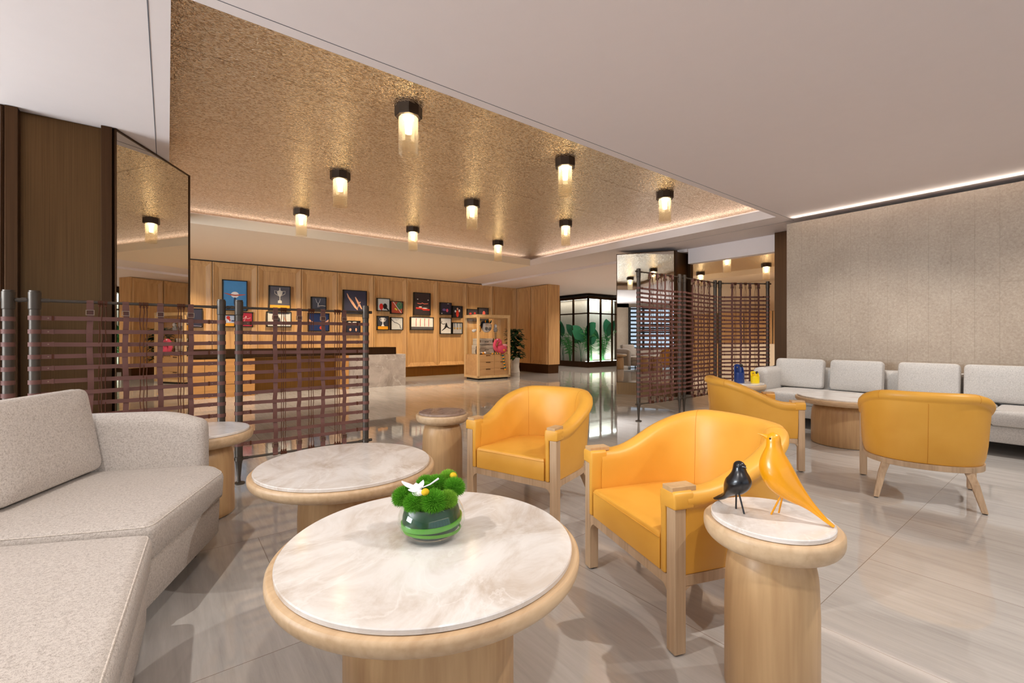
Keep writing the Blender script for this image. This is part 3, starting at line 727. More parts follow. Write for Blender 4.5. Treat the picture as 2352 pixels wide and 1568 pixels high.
# backrest of module one and two
bk = [L1(.0, .93), L1(1.12, .93), L1(1.12, 1.13), L1(.0, 1.13)]
sofa_pad('backrest', bk, .12, .80, ls, 'fabric', .03, .06)
K = Vector((-.043, 2.345)); 
def W2(x, y): return (x, y)
m2 = [(-.045, 2.30), (-.112, 1.33), (-.15, .75), (-1.12, .75), (-1.12, 2.2), (-.965, 2.735)]
sofa_pad('seat_cushion', m2, .325, .478, ls, 'fabric', [.06, .3, .05, .05, .05, .06], .045, .014, pipe=True)
sofa_pad('sofa_base', [(-.06, 2.28), (-.125, 1.33), (-.165, .77), (-1.12, .77), (-1.12, 2.2), (-.965, 2.72)], .12, .325, ls, 'fabric', [.03, .3, .05, .05, .05, .01], .02)
sofa_pad('backrest', [(-1.12, .75), (-1.32, .75), (-1.32, 2.25), (-1.15, 2.8), (-.97, 2.75), (-1.12, 2.2)], .12, .80, ls, 'fabric', .02, .06)
for p in (L1(.78, .16), L1(.1, .12), (-.19, 1.55), (-.22, .95), L1(.9, .9), (-1.0, 1.0), (-1.0, 2.1)):
    MB().lathe([(0, 0), (.02, 0), (.024, .125), (0, .125)], 14, Tz(*p)).build('sofa_foot', 'dark', ls)

def cushion(label, w, h_, th, loc, rz, lean, mat, name='back_cushion', grp=None):
    # superellipsoid-ish pillow box: local x width, z height, y thickness
    secs = []; NS = 12
    o = thing(name, label, 'cushion', loc, rz, grp)
    rr = round_poly([(-w/2, 0), (w/2, 0), (w/2, h_), (-w/2, h_)], .055, 6)
    c = Vector((0, h_/2)); rings = []
    for f, y in ((.2, -th/2-.012), (.6, -th/2-.010), (.88, -th/2), (.945, -th/2+.006), (.985, -th/2+.022), (1.0, -th/2+.05), (1.0, th/2-.05), (.985, th/2-.022), (.945, th/2-.006), (.88, th/2), (.6, th/2+.008), (.2, th/2+.01)):
        rings.append([Vector((c.x+(p[0]-c.x)*(1-(1-f)*(.10/w if f > .8 else 1)*(3 if f > .8 else 1)), y, c.y+(p[1]-c.y)*(1-(1-f)*(.10/h_ if f > .8 else 1)*(3 if f > .8 else 1)))) for p in rr])
    mb = MB().sweep(rings); R = Matrix.Rotation(-lean, 4, 'X'); mb.v = [tuple(R @ Vector(v)) for v in mb.v]
    b = mb.build('cushion_body', mat, o, smooth=70)
    sm = MB().tube([tuple(R @ v) for v in rings[5]+rings[5][:1]], .0022, 6, cap=False); sm.build('seam', 'piping', b)
    return o
pc = J+u*.60+nv*.745
cushion('large oatmeal back cushion leaning against the left sofa backrest', .68, .47, .15, (pc.x, pc.y, .492), atan2(u.y, u.x)+radians(-2), radians(10), 'fabric')
rs = thing('long_sofa', 'long pale grey fabric sofa along the stone wall', 'sofa', (0, 0, 0))
sofa_pad('sofa_base', [(6.96, 3.0), (6.96, -.9), (7.98, -.9), (7.98, 3.0)], .14, .32, rs, 'fabric_cool', [.18, .02, .02, .02], .02)
B(6.99, 7.9, -.85, 2.85, .03, .14).build('plinth', 'desk_wood', rs, smooth=0) if False else None
for a, b_ in ((3.02, 1.86), (1.855, .72), (.715, -.9)):
    sofa_pad('seat_cushion', [(6.90, a), (6.90, b_), (7.8, b_), (7.8, a)], .325, .485, rs, 'fabric_cool', [.12 if a > 3 else .02, .02, .02, .02], .04, .01)
sofa_pad('backrest', [(7.76, 3.12), (7.76, -.9), (8.0, -.9), (8.0, 3.12)], .14, .80, rs, 'fabric_cool', .03, .06)
sofa_pad('armrest', [(7.10, 3.03), (7.10, 3.25), (7.98, 3.28), (7.98, 3.03)], .14, .80, rs, 'fabric_cool', [.08, .08, .03, .02], .085)
for y in (2.75, 1.2, -.6):
    for x in (7.1, 7.85): MB().lathe([(0, 0), (.022, 0), (.022, .145), (0, .145)], 14, Tz(x, y)).build('sofa_foot', 'dark', rs)
CG = 'grey back cushions of the far sofa'
for (a, b_), s in zip(((3.12, 2.47), (2.39, 1.78), (1.626, 1.04), (1.01, .36)), ('closest to the side table with the blue vessel', 'second from the sofa armrest', 'third from the armrest', 'cut by the right frame edge')):
    cushion('grey back cushion of the long sofa, '+s, (a-b_), .43, .13, (7.635, (a+b_)/2, .497), pi/2+pi, radians(7), 'fabric_cool', grp=CG)

# ================================================================== MOSS BOWL
VS = 1.012
vb = thing('moss_bowl', 'glass bowl of green moss balls with a white orchid on the foreground coffee table', 'flower arrangement', (.742, 1.438, .55))
vb.scale = (VS, VS, .90)
prof_o = [(0, .001), (.060, .001), (.088, .012), (.108, .034), (.118, .062), (.116, .088), (.106, .115), (.096, .135)]
prof_i = [(.094, .135), (.103, .114), (.1125, .088), (.1145, .062), (.105, .037), (.085, .017), (.058, .007), (0, .007)]
MB().lathe(prof_o+prof_i, 64).build('glass_bowl', 'bowl_glass', vb, smooth=60)
MB().lathe([(0, .012), (.055, .012), (.080, .022), (.094, .04), (.100, .062), (.099, .088), (.093, .114), (.088, .128), (.03, .128), (0, .128)], 48).build('leaf_lining', 'leafdark', vb, smooth=60)
secs = []
for k in range(40):
    a = 2*pi*k/39*.6-4.0; z = .052+.024*(k/39); 
    secs.append([Vector(((r)*cos(a), (r)*sin(a), z+dz)) for r, dz in ((.1040, -.0085), (.1045, .0085), (.1000, .009), (.0990, -.009))])
MB().sweep(secs).build('leaf_ribbon', 'leafband', vb, smooth=60)
secs = [[Vector((r*cos(2*pi*k/40*.7-4.2), r*sin(2*pi*k/40*.7-4.2), .030+.012*sin(k*.1)+dz)) for r, dz in ((.098-.0, -.006), (.101, .006), (.097, .006))] for k in range(41)]
MB().sweep(secs).build('leaf_ribbon', 'moss', vb, smooth=60)
def moss(c, r, mat='moss', n=1500):
    mb = MB(); mb.ball(c, r*.76, 12)
    for i in range(n):
        z = 1-2*(i+.5)/n; ph = i*2.39996; q = sqrt(max(0, 1-z*z)); d = Vector((q*cos(ph), q*sin(ph), z))
        if d.z < -.75: continue
        tdir = (d+Vector((random.uniform(-.25, .25), random.uniform(-.25, .25), random.uniform(-.1, .3)))).normalized()
        base = Vector(c)+d*r*.72; tip = base+tdir*r*random.uniform(.30, .46); s = tdir.cross(Vector((random.random()-.5, random.random()-.5, random.random()-.5))).normalized()*r*.034
        w = tdir.cross(s)*.9
        o = len(mb.v); mb.v += [tuple(base+s), tuple(base-s*.5+w), tuple(base-s*.5-w), tuple(tip)]; mb.f += [(o, o+1, o+3), (o+1, o+2, o+3), (o+2, o, o+3)]
    me = bpy.data.meshes.new('moss_ball'); me.from_pydata(mb.v, [], mb.f); me.materials.append(M[mat])
    ob = bpy.data.objects.new('moss_ball', me); COL.objects.link(ob); ob.parent = vb; return ob
VR = Vector((.7945, -.6073)); VD = Vector((.6073, .7945))     # lengthwise axes of the bowl seen from the lounge
for (a, d, z, r, mt) in ((-.092, -.02, .150, .042, 'moss'), (-.045, -.055, .142, .042, 'moss'), (.018, -.065, .150, .046, 'moss'), (.060, -.040, .148, .036, 'moss_l'), (.075, .020, .172, .040, 'moss'),
                        (.010, .035, .180, .038, 'moss'), (.048, .065, .194, .034, 'moss_l'), (-.03, .05, .175, .036, 'moss'), (-.02, -.005, .165, .036, 'moss')):
    p = VR*a+VD*d; moss((p.x, p.y, z+.010), r*.98, mt)
def vb_pt(a, d, z): p = VR*a+VD*d; return (p.x, p.y, z)
for a, d, z in ((-.008, -.075, .200), (.068, .05, .218)):
    mb = MB(); mb.ball(vb_pt(a, d, z), .0135, 16); mb.tube([vb_pt(a, d, z-.01), vb_pt(a, d+.01, z-.06)], .0015, 6); mb.build('yellow_button_flower', 'yellow_ball', vb)
fl = MB()
def petal(c, ang, ln, wd, tilt, curl=.2):
    c = Vector(c); N_ = 8; rows = []
    d2 = VR*cos(ang)+VD*sin(ang); s2 = VR*-sin(ang)+VD*cos(ang)
    for i in range(N_+1):
        f = i/N_; ww = wd*sin(pi*min(1, f*.88+.08))**.8; z = tilt*f*ln-curl*ln*f*f
        ctr = c+Vector((d2.x, d2.y, 0))*ln*f+Vector((0, 0, z))
        rows.append([ctr+Vector((s2.x, s2.y, 0))*ww*e+Vector((0, 0, -abs(e)*ww*.35+dz)) for e, dz in ((-1, 0), (-.5, .001), (0, .002), (.5, .001), (1, 0), (.5, -.0012), (0, -.0012), (-.5, -.0012))])
    fl.sweep(rows)
oc = vb_pt(-.040, -.035, .199)
petal(oc, radians(165), .062, .017, .45, .1); petal(oc, radians(115), .035, .020, .45); petal(oc, radians(205), .034, .02, .2); petal(oc, radians(285), .036, .022, -.1, .3); petal(oc, radians(60), .026, .012, .9, 0)
fl.ball(vb_pt(-.032, -.036, .203), .007, 10)
fl.tube([vb_pt(-.025, -.035, .202), vb_pt(.0, -.03, .212), vb_pt(.028, -.02, .232)], [.0022, .003, .004], 8)
fl.build('orchid_flower', 'petal', vb, smooth=60)

# ================================================================== BIRD FIGURES
def bird(name, label, foot, dirv, pairs, mat, legs, eye, beak, k=.969):
    t = thing(name, label, 'figurine', foot, atan2(dirv[1], dirv[0])); t.scale = (k, k, k)   # local +x points towards the tail
    q0 = cat_rom([(f[0], f[1], 0) for f, b_, r in pairs], 5); q1 = cat_rom([(b_[0], b_[1], 0) for f, b_, r in pairs], 5); rr = cat_rom([(r, 0, 0) for f, b_, r in pairs], 5)
    secs = []
    for f, b_, r in zip(q0, q1, rr):
        c = (f+b_)/2; h_ = (b_-f)/2
        secs.append([Vector((c.x+h_.x*cos(2*pi*j/28), max(r.x, .0003)*sin(2*pi*j/28), c.y+h_.y*cos(2*pi*j/28))) for j in range(28)])
    MB().sweep(secs).build('body', mat, t, smooth=75)
    for (a, b_) in legs: MB().tube([a, b_], .0032, 10, up=(0, 1, 0)).build('leg', mat, t)
    bp = cat_rom([(q[0], 0, q[1]) for q in beak], 5); br = cat_rom([(q[2], 0, 0) for q in beak], 5)
    MB().tube(bp, [max(q.x, .0004) for q in br], 16).build('beak', mat, t, smooth=75)
    for s in (-1, 1): MB().ball((eye[0], s*eye[2], eye[1]), .0036, 12).build('eye', 'rubber', t)
    return t
bird('bird_figure', 'large yellow wooden bird figure with long tail on the side table', (1.717, .708, .62), (.235, -.972),
     [((.174, .001), (.182, .006), .012), ((.150, .014), (.163, .022), .0105), ((.122, .032), (.143, .044), .0115), ((.092, .047), (.122, .070), .0155), ((.055, .058), (.103, .098), .027), ((.020, .072), (.085, .128), .040),
      ((-.012, .092), (.070, .158), .049), ((-.036, .122), (.056, .186), .052), ((-.048, .158), (.044, .208), .048), ((-.048, .192), (.035, .225), .041), ((-.038, .222), (.028, .241), .0325), ((-.029, .242), (.024, .256), .0265),
      ((-.026, .258), (.022, .270), .0240), ((-.026, .273), (.021, .282), .0225), ((-.024, .285), (.016, .293), .0185), ((-.016, .296), (.006, .299), .010), ((-.007, .3015), (-.003, .302), .001)],
     'bird_y', [((-.009, -.006, 0), (.022, -.008, .075)), ((.010, .030, 0), (.026, .012, .075))], (-.010, .281, .0205), [(-.018, .281, .0130), (-.032, .286, .0065), (-.044, .289, .003), (-.055, .291, .0006)])
bird('bird_figure', 'small black wooden bird figure beside the yellow one on the side table', (1.651, .799, .62), (.38, .92),
     [((.118, .001), (.132, .008), .013), ((.098, .008), (.112, .022), .011), ((.078, .018), (.092, .036), .010), ((.055, .034), (.074, .052), .015), ((.024, .050), (.066, .076), .028), ((-.010, .066), (.060, .098), .038),
      ((-.034, .090), (.050, .116), .043), ((-.044, .114), (.040, .128), .038), ((-.038, .134), (.030, .142), .030), ((-.028, .150), (.026, .154), .0235), ((-.023, .162), (.024, .166), .021), ((-.022, .173), (.021, .177), .0185), ((-.016, .183), (.013, .185), .0115), ((-.003, .1885), (.001, .1888), .001)],
     'bird_b', [((.022, -.004, 0), (.020, -.004, .078)), ((-.028, .004, 0), (.002, .004, .078))], (-.008, .170, .0185), [(-.014, .171, .0095), (-.024, .172, .0050), (-.031, .171, .0022), (-.037, .169, .0005)])

# vessels on the far side table
def vessel(label, x, y, r, h_, hb, mat, rz):
    t = thing('vessel', label, 'vase', (x, y, .60), rz)
    MB().lathe([(0, .0), (r*.96, .0), (r, .006), (r, hb), (r*.9, hb), (r*.9, .02), (0, .02)], 32).build('cup', mat, t)
    secs = []
    for k in range(17):
        a = pi*k/16; top = hb+(h_-hb)*(sin(a)**.45 if 0 < k < 16 else 0)
        secs.append([Vector((r*q*cos(a), r*q*sin(a), z)) for q, z in ((1, hb-.004), (1, top), (.9, top), (.9, hb-.004))])
    MB().sweep(secs).build('raised_back', mat, t, smooth=50)
    MB().ball((0, r*.90, hb+(h_-hb)*.55), r*.17, 12).build('knob', 'buckle', t)
    mb = MB().ball((r*.72, r*.55, h_-.02), r*.35, 12, (1, .5, 1)); mb.build('dark_corner', 'dark', t)
    return t
vessel('tall dark blue vessel with a raised back on the far side table', 6.545, 3.17, .068, .265, .15, 'blue', radians(-38))
vessel('small bright yellow vessel on the far side table', 6.70, 3.02, .058, .165, .10, 'yellow', radians(-38))

# ================================================================== RECEPTION DESK
dk = thing('reception_desk', 'long reception desk with a stone end block and bronze counter tray', 'desk', (0, 0, 0))
DY = 11.12
B(3.50, 4.98, DY, DY+.62, 0, .82).build('stone_block', 'desk_stone', dk, smooth=0, bevel=.004)
B(3.34, 3.495, DY-.02, DY+.6, 0, .82).build('wood_end_panel', 'desk_wood', dk, smooth=0)
B(-1.6, 1.50, DY, DY+.6, .0, .80).build('wood_front', 'desk_wood', dk, smooth=0)
mb = MB()
for z in (.27, .53): mb.box(-1.6, 1.502, DY-.003, DY+.01, z, z+.006)
for x in (-.5, .6): mb.box(x, x+.006, DY-.003, DY+.01, 0, .8)
mb.build('drawer_joints', 'dark', dk, smooth=0)
mb = MB(); mb.box(-1.62, 4.72, DY+.02, DY+.045, .825, 1.0); mb.box(4.70, 4.72, DY+.02, DY+.6, .825, 1.0); mb.box(-1.62, 4.72, DY+.58, DY+.6, .825, 1.0); mb.box(-1.62, 4.72, DY+.02, DY+.6, .822, .835)
mb.build('bronze_tray', 'bronze_dark', dk, smooth=0)
B(-1.62, 4.72, DY+.02, DY+.05, .998, 1.006).build('tray_lip', 'skirt', dk, smooth=0)
B(1.50, 3.34, DY+.5, DY+.55, 0, .80).build('kick_panel', 'skirt', dk, smooth=0)

# ================================================================== DISPLAY CABINET
cb = thing('display_cabinet', 'glass-sided oak display cabinet with six drawers and plush toys', 'cabinet', (7.2, 11.06, 0), radians(-2))
W_, D_, Hc = 1.16, .82, 1.93
f = .065; mb = MB()
for x in (0, W_-f):
    for y in (0, D_-f): mb.box(x, x+f, y, y+f, .06, Hc)
mb.box(0, W_, 0, D_, Hc-.085, Hc-.0); mb.box(0, W_, 0, D_, .05, .12)
mb.build('cabinet_frame', 'cab_oak', cb, smooth=0, bevel=.004)
B(.06, W_-.06, .06, D_-.06, 0, .055).build('plinth', 'dark', cb, smooth=0)
B(.01, W_-.01, .018, D_-.01, .12, .745).build('drawer_carcass', 'drawer_oak', cb, smooth=0)
k = 0
for cx in (0, 1):
    for rz_ in range(3):
        x0 = f+.004+cx*(W_-2*f)/2; x1 = x0+(W_-2*f)/2-.008; z0 = .125+rz_*.205
        d = B(x0, x1, .006, .03, z0, z0+.198).build('drawer', 'drawer_oak', cb, smooth=0)
        xm = (x0+x1)/2+.05; B(xm-.09, xm+.06, -.002, .012, z0+.178, z0+.196).build('handle', 'bronze_dark', d, smooth=0)
for nm, a in (('glass_pane', (.012, .018, f, D_-f, .12, Hc-.085)), ('glass_pane', (W_-.018, W_-.012, f, D_-f, .12, Hc-.085)), ('glass_pane', (f, W_-f, D_-.02, D_-.014, .75, Hc-.085))):
    B(*a).build(nm, 'clear', cb, smooth=0)
B(.02, W_-.02, .02, D_-.03, 1.395, 1.405).build('glass_shelf', 'clear', cb, smooth=0)
CB = Tz(7.2, 11.06, 0, radians(-2))
def cpos(x, y, z): return tuple(CB @ Vector((x, y, z)))
def softmat(n, c): M[n] = fabric(n, srgb(*c), tuple(q*.75 for q in srgb(*c)), 120, .3)
for n_, c_ in (('pl_white', (232, 226, 222)), ('pl_grey', (140, 138, 140)), ('pl_black', (38, 36, 44)), ('pl_orange', (240, 160, 40)), ('pl_pink', (226, 84, 110)), ('pl_lpink', (246, 170, 180)), ('pl_green', (30, 90, 90)), ('pl_brown', (96, 82, 74)), ('case', (206, 196, 180))): softmat(n_, c_)
def case(label, x, y, z, w, d, h_):
    t = thing('storage_case', label, 'suitcase', cpos(x, y, z), radians(-2))
    B(0, w, 0, d, 0, h_).build('case_body', 'case', t, smooth=0, bevel=.012)
    mb = MB(); mb.box(-.003, w+.003, -.003, d+.003, h_*.62, h_*.64)
    for xx in (0, w-.02): mb.box(xx-.003, xx+.023, -.004, .02, 0, h_)
    mb.box(0, w, -.004, .01, 0, .012); mb.build('case_trim', 'dark', t, smooth=0)
    mb = MB(); mb.tube([(w/2-.06, -.006, h_*.5), (w/2-.05, -.03, h_*.47), (w/2+.05, -.03, h_*.47), (w/2+.06, -.006, h_*.5)], .008, 8); mb.build('handle', 'dark', t)
    MB().box(.03, .05, -.008, .0, h_*.4, h_*.75).box(w-.05, w-.03, -.008, 0, h_*.4, h_*.75).build('clasp', 'buckle', t, smooth=0)
case('larger cream storage case lying on the cabinet floor under another', .17, .25, .75, .58, .4, .27)
case('smaller cream storage case on top of the larger one in the cabinet', .20, .26, 1.025, .52, .38, .20)
case('cream case standing at the far left inside the cabinet', .09, .60, .75, .22, .16, .44) if False else None
t = thing('plush_toy', 'big white plush penguin with striped hat on the upper cabinet shelf', 'plush toy', cpos(.52, .36, 1.407))
mb = MB(); mb.ball((0, 0, .17), .175, 20, (1, .7, 1)); mb.v = [(x, y, max(z, 0)) for x, y, z in mb.v]; bd = mb.build('body', 'pl_white', t, smooth=70)
MB().ball((-.06, -.10, .11), .06, 14, (1, .5, 1)).ball((.05, -.10, .11), .06, 14, (1, .5, 1)).build('belly_patch', 'pl_grey', t, smooth=70)
MB().ball((0, .02, .30), .15, 18, (1.15, .8, .45)).build('hat', 'pl_black', t, smooth=70)
for i in range(4): MB().ball((-.10+.07*i, -.095, .335), .028, 10, (.7, .6, 1.6)).build('hat_stripe', 'pl_orange' if i % 2 == 0 else 'pl_green', t, smooth=70)
MB().ball((-.17, .0, .22), .05, 12, (.6, .8, 2)).ball((.17, 0, .18), .04, 12, (.6, .8, 2)).build('side_flap', 'pl_black', t, smooth=70)
t = thing('plush_toy', 'small orange-bellied plush penguin left of the big one', 'plush toy', cpos(.22, .30, 1.407))
MB().ball((0, 0, .12), .12, 16, (.62, .55, 1)).ball((0, 0, .235), .055, 14).build('body', 'pl_black', t, smooth=70)
MB().ball((-.015, -.045, .115), .09, 14, (.6, .4, 1)).build('belly', 'pl_orange', t, smooth=70); MB().ball((-.01, -.04, .235), .03, 10).build('face', 'pl_white', t, smooth=70)
t = thing('plush_toy', 'small black and white striped plush on the right of the upper shelf', 'plush toy', cpos(.83, .33, 1.407))
MB().ball((0, 0, .09), .08, 14, (.8, .7, 1.1)).ball((0, -.01, .20), .055, 12, (.8, 1, 1.1)).build('body', 'pl_white', t, smooth=70)
mb = MB()
for z, r in ((.04, .066), (.085, .068), (.13, .058), (.18, .047), (.225, .045)): mb.lathe([(r*.9, z-.009), (r*1.08, z), (r*.9, z+.009)], 12)
mb.build('stripes', 'pl_black', t, smooth=70)
t = thing('plush_toy', 'small white plush lying at the left end of the glass shelf', 'plush toy', cpos(.13, .45, 1.407))
MB().ball((0, 0, .05), .05, 12, (1.4, 1, 1)).ball((.06, 0, .07), .035, 12).build('body', 'pl_white', t, smooth=70)
t = thing('plush_toy', 'small brown and white plush sitting in the left of the cabinet', 'plush toy', cpos(.12, .22, .748))
MB().ball((0, 0, .09), .08, 14, (.9, .8, 1.2)).ball((0, -.01, .21), .06, 12).build('body', 'pl_brown', t, smooth=70)
MB().ball((.03, -.05, .20), .032, 10).ball((-.03, -.06, .09), .028, 10).ball((.05, -.06, .04), .03, 10).build('white_patches', 'pl_white', t, smooth=70)
t = thing('plush_toy', 'pink plush flamingo with striped legs hanging over the cabinet drawers', 'plush toy', cpos(.80, .10, .748))
mb = MB(); mb.ball((.10, 0, .16), .17, 20, (1.2, .62, .9)); mb.v = [(x, y, max(z, 0)) for x, y, z in mb.v]; mb.build('body', 'pl_pink', t, smooth=70)
MB().tube(cat_rom([(.0, 0, .12), (-.12, -.02, .14), (-.17, -.02, .26), (-.12, -.03, .40), (-.02, -.03, .42), (.04, -.03, .37), (.02, -.03, .31), (-.04, -.03, .30)], 6), .052, 14).build('neck', 'pl_pink', t, smooth=70)
MB().ball((.18, -.02, .26), .09, 14, (1.5, .7, .55)).build('wing', 'pl_lpink', t, smooth=70)
MB().ball((-.10, -.07, .44), .022, 10).build('eye', 'pl_white', t, smooth=70); MB().ball((-.17, -.03, .33), .035, 10, (.7, .8, 1.4)).build('beak', 'pl_black', t, smooth=70)
MB().ball((.13, -.10, .12), .035, 10, (1, .4, 1)).build('patch', 'pl_orange', t, smooth=70)
for i in range(10):
    MB().tube([(.06+.014*i*.6, -.125-.002*i, -.02-i*.046), (.06+.014*(i+1)*.6, -.127-.002*i, -.02-(i+1)*.046)], .026, 12).build('leg_stripe', 'pl_orange' if i % 2 else 'pl_green', t)
for i in range(7):
    MB().tube([(-.30+i*.042, -.075, .022), (-.30+(i+1)*.042, -.075, .022)], .022, 12).build('leg_stripe', 'pl_orange' if i % 2 == 0 else 'pl_green', t)
t = thing('plush_toy', 'orange and white plush lying flat at the cabinet floor front', 'plush toy', cpos(.24, .10, .748))
MB().ball((0, 0, .035), .035, 12, (1.6, 1, 1)).build('body', 'pl_orange', t, smooth=70); MB().ball((.06, -.01, .05), .035, 12).ball((-.06, -.01, .05), .03, 12).build('paws', 'pl_white', t, smooth=70)

# potted plant behind the cabinet
pp = thing('potted_plant', 'dark green leafy plant in a tall white pot beside the display cabinet', 'plant', (8.95, 11.55, 0))
MB().lathe([(0, 0), (.15, 0), (.155, .02), (.155, .12), (.165, .125), (.165, .14), (.155, .145), (.135, .30), (.15, .50), (.165, .60), (.15, .60), (.14, .56), (0, .55)], 32).build('pot', 'pot', pp)
MB().tube([(0, 0, .5), (.02, 0, .9), (-.02, .02, 1.3)], .014, 8).build('stem', 'plant', pp)
mb = MB()
for i in range(280):
    a = random.uniform(0, 2*pi); rr_ = random.uniform(.03, .24); z = random.uniform(.62, 1.52); c = Vector((rr_*cos(a), rr_*sin(a), z))
    rr_ *= (1-.3*abs(z-1.05)); d = Vector((cos(a), sin(a), random.uniform(-.6, .5))).normalized(); s = d.cross(Vector((0, 0, 1))).normalized(); ln = random.uniform(.14, .24); w = ln*.30
    P = [c, c+d*ln*.35+s*w, c+d*ln*.75+s*w*.7, c+d*ln+Vector((0, 0, -.03)), c+d*ln*.75-s*w*.7, c+d*ln*.35-s*w, c+d*ln*.5+Vector((0, 0, .012))]
    mb.add(P, [(0, 1, 6), (1, 2, 6), (2, 3, 6), (3, 4, 6), (4, 5, 6), (5, 0, 6)])
fo = mb.build('foliage', 'plant', pp, smooth=0)

# ================================================================== WALL PICTURES
F_ = 1035.; TH = radians(52.6056)
def on_wall(px, py, Y=WY-.05):
    a = (px-1176)/F_; b = (775-py)/F_; rx = cos(TH)+a*sin(TH); ry = sin(TH)-a*cos(TH); t_ = Y/ry
    return rx*t_, 1.25+b*t_
def pmat(n, c):
    if n not in M: M[n] = plain('print_'+n, srgb(*c), .35)
    return n
def picture(label, p0, p1, bg, shapes=(), z_lo=None, band=None):
    x0, z1 = on_wall(*p0); x1, z0 = on_wall(*p1)
    if z_lo: z0 = z_lo
    w = x1-x0; h_ = z1-z0
    t = thing('framed_picture', label, 'picture', (x0, WY-.062, z0), 0, 'framed sports photographs on the wooden wall')
    mb = MB(); e = .022
    for a in ((0, w, 0, e), (0, w, h_-e, h_), (0, e, 0, h_), (w-e, w, 0, h_)): mb.box(a[0], a[1], -.03, .055, a[2], a[3])
    mb.build('frame', 'dark', t, smooth=0)
    pr = B(e*.5, w-e*.5, -.012, .0, e*.5, h_-e*.5).build('print', pmat('bg%d_%d_%d' % bg, bg), t, smooth=0)
    if band: MB().box(e, w-e, -.0135, -.011, e, e+(h_-2*e)*band[0]).build('print_band', pmat('bg%d_%d_%d' % band[1], band[1]), pr, smooth=0)
    for kind, c, data in shapes:
        mb = MB()
        def q(u_, v_, yy=-.0155): return (u_*w, yy, v_*h_)
        if kind == 'line': 
            mb.tube([q(*d_) for d_ in data[1]], data[0]*w, 6, flat=1, up=(0, 1, 0))
        elif kind == 'taper':
            mb.tube([q(*d_[:2]) for d_ in data], [d_[2]*w for d_ in data], 8, up=(0, 1, 0))
        elif kind == 'blob':
            for (u_, v_, ru, rv) in data: mb.ball(q(u_, v_), 1, 14, (ru*w, .004, rv*h_))
        mb.v = [(x, -.0155+max(-.004, min(.004, (y+.0155))), z) for x, y, z in mb.v]
        mb.build('printed_figure', pmat('fg%d_%d_%d' % c, c), pr, smooth=0)
    return t
SK = (225, 170, 140); WH = (240, 238, 235)
picture('large blue framed photo of a swimmer with arms spread', (510, 641.5), (568, 714), (70, 140, 195), [('blob', WH, [(.5, .52, .16, .10)]), ('taper', (190, 90, 70), [(.08, .56, .012), (.3, .52, .03), (.5, .5, .045), (.72, .52, .03), (.92, .54, .012)]), ('blob', (40, 60, 90), [(.5, .3, .05, .16)])])
picture('framed photo of a silver trophy cup over an orange band', (617, 655), (667, 714), (84, 82, 92), [('taper', (205, 200, 190), [(.5, .92, .02), (.5, .82, .03), (.5, .78, .13), (.5, .66, .11), (.5, .55, .02), (.5, .42, .02), (.5, .40, .09), (.5, .3, .09)]), ('line', (205, 200, 190), (.012, [(.4, .78), (.25, .8), (.27, .68), (.43, .6)])), ('line', (205, 200, 190), (.012, [(.6, .78), (.75, .8), (.73, .68), (.57, .6)]))], band=(.2, (235, 165, 50)))
picture('small framed photo of a hand holding a trophy', (714, 681), (749, 712), (70, 74, 88), [('line', (190, 190, 195), (.014, [(.3, .85), (.35, .6), (.45, .5), (.42, .2)])), ('line', (190, 190, 195), (.014, [(.6, .85), (.55, .6), (.47, .5), (.5, .2)])), ('line', (200, 190, 180), (.02, [(.5, .3), (.75, .33), (.98, .3)]))])
picture('framed photo of two divers falling against dark blue', (787.7, 665), (842, 722), (48, 50, 74), [('taper', SK, [(.16, .85, .012), (.22, .7, .03), (.38, .48, .05), (.5, .3, .045), (.6, .18, .02)]), ('taper', SK, [(.5, .72, .015), (.56, .6, .035), (.66, .42, .045), (.78, .22, .02)]), ('taper', SK, [(.6, .25, .012), (.66, .45, .02), (.72, .52, .025)])])
picture('dark framed photo at the far left of the lower row', (430, 707), (465.5, 752), (44, 44, 62), [('blob', (190, 80, 90), [(.1, .8, .08, .12)]), ('line', (220, 200, 210), (.012, [(.08, .12), (.5, .08), (.95, .06)]))])
picture('framed baseball photo over an orange band', (513, 722), (540, 751), (190, 200, 220), [('blob', (200, 50, 40), [(.4, .75, .16, .14), (.5, .55, .1, .1)]), ('blob', WH, [(.45, .5, .1, .1)]), ('blob', (60, 70, 120), [(.8, .5, .15, .06)])], band=(.3, (235, 165, 50)))
picture('red framed photo of a leaping gymnast', (551, 716), (581, 751), (176, 38, 58), [('line', (235, 200, 200), (.02, [(.15, .5), (.35, .62), (.6, .55), (.8, .62)])), ('line', (235, 200, 200), (.016, [(.4, .6), (.3, .35), (.18, .3)])), ('blob', (240, 210, 205), [(.45, .68, .05, .05)])])
picture('wide framed photo of an athlete resting, behind the leather screen', (612, 715), (669, 751), (205, 205, 200), [('blob', (40, 38, 40), [(.4, .45, .14, .25)]), ('taper', SK, [(.68, .7, .02), (.74, .5, .03), (.82, .3, .02)]), ('blob', (210, 60, 60), [(.28, .6, .05, .2)]), ('blob', (190, 90, 90), [(.8, .2, .18, .05)]), ('blob', (60, 60, 70), [(.5, .9, .45, .06)])])
picture('dark blue framed photo of two hands reaching', (707, 718), (756, 761), (30, 52, 100), [('taper', SK, [(.02, .62, .05), (.15, .52, .04), (.28, .44, .03)]), ('taper', SK, [(.98, .62, .05), (.85, .52, .04), (.72, .44, .03)]), ('blob', (205, 70, 50), [(.6, .2, .07, .09)])])
picture('small dark framed team photo below the divers', (794, 736), (827, 768), (42, 44, 62), [('blob', WH, [(.25, .85, .12, .06), (.6, .88, .15, .05)]), ('blob', SK, [(.3, .35, .08, .1), (.7, .35, .06, .12)])])
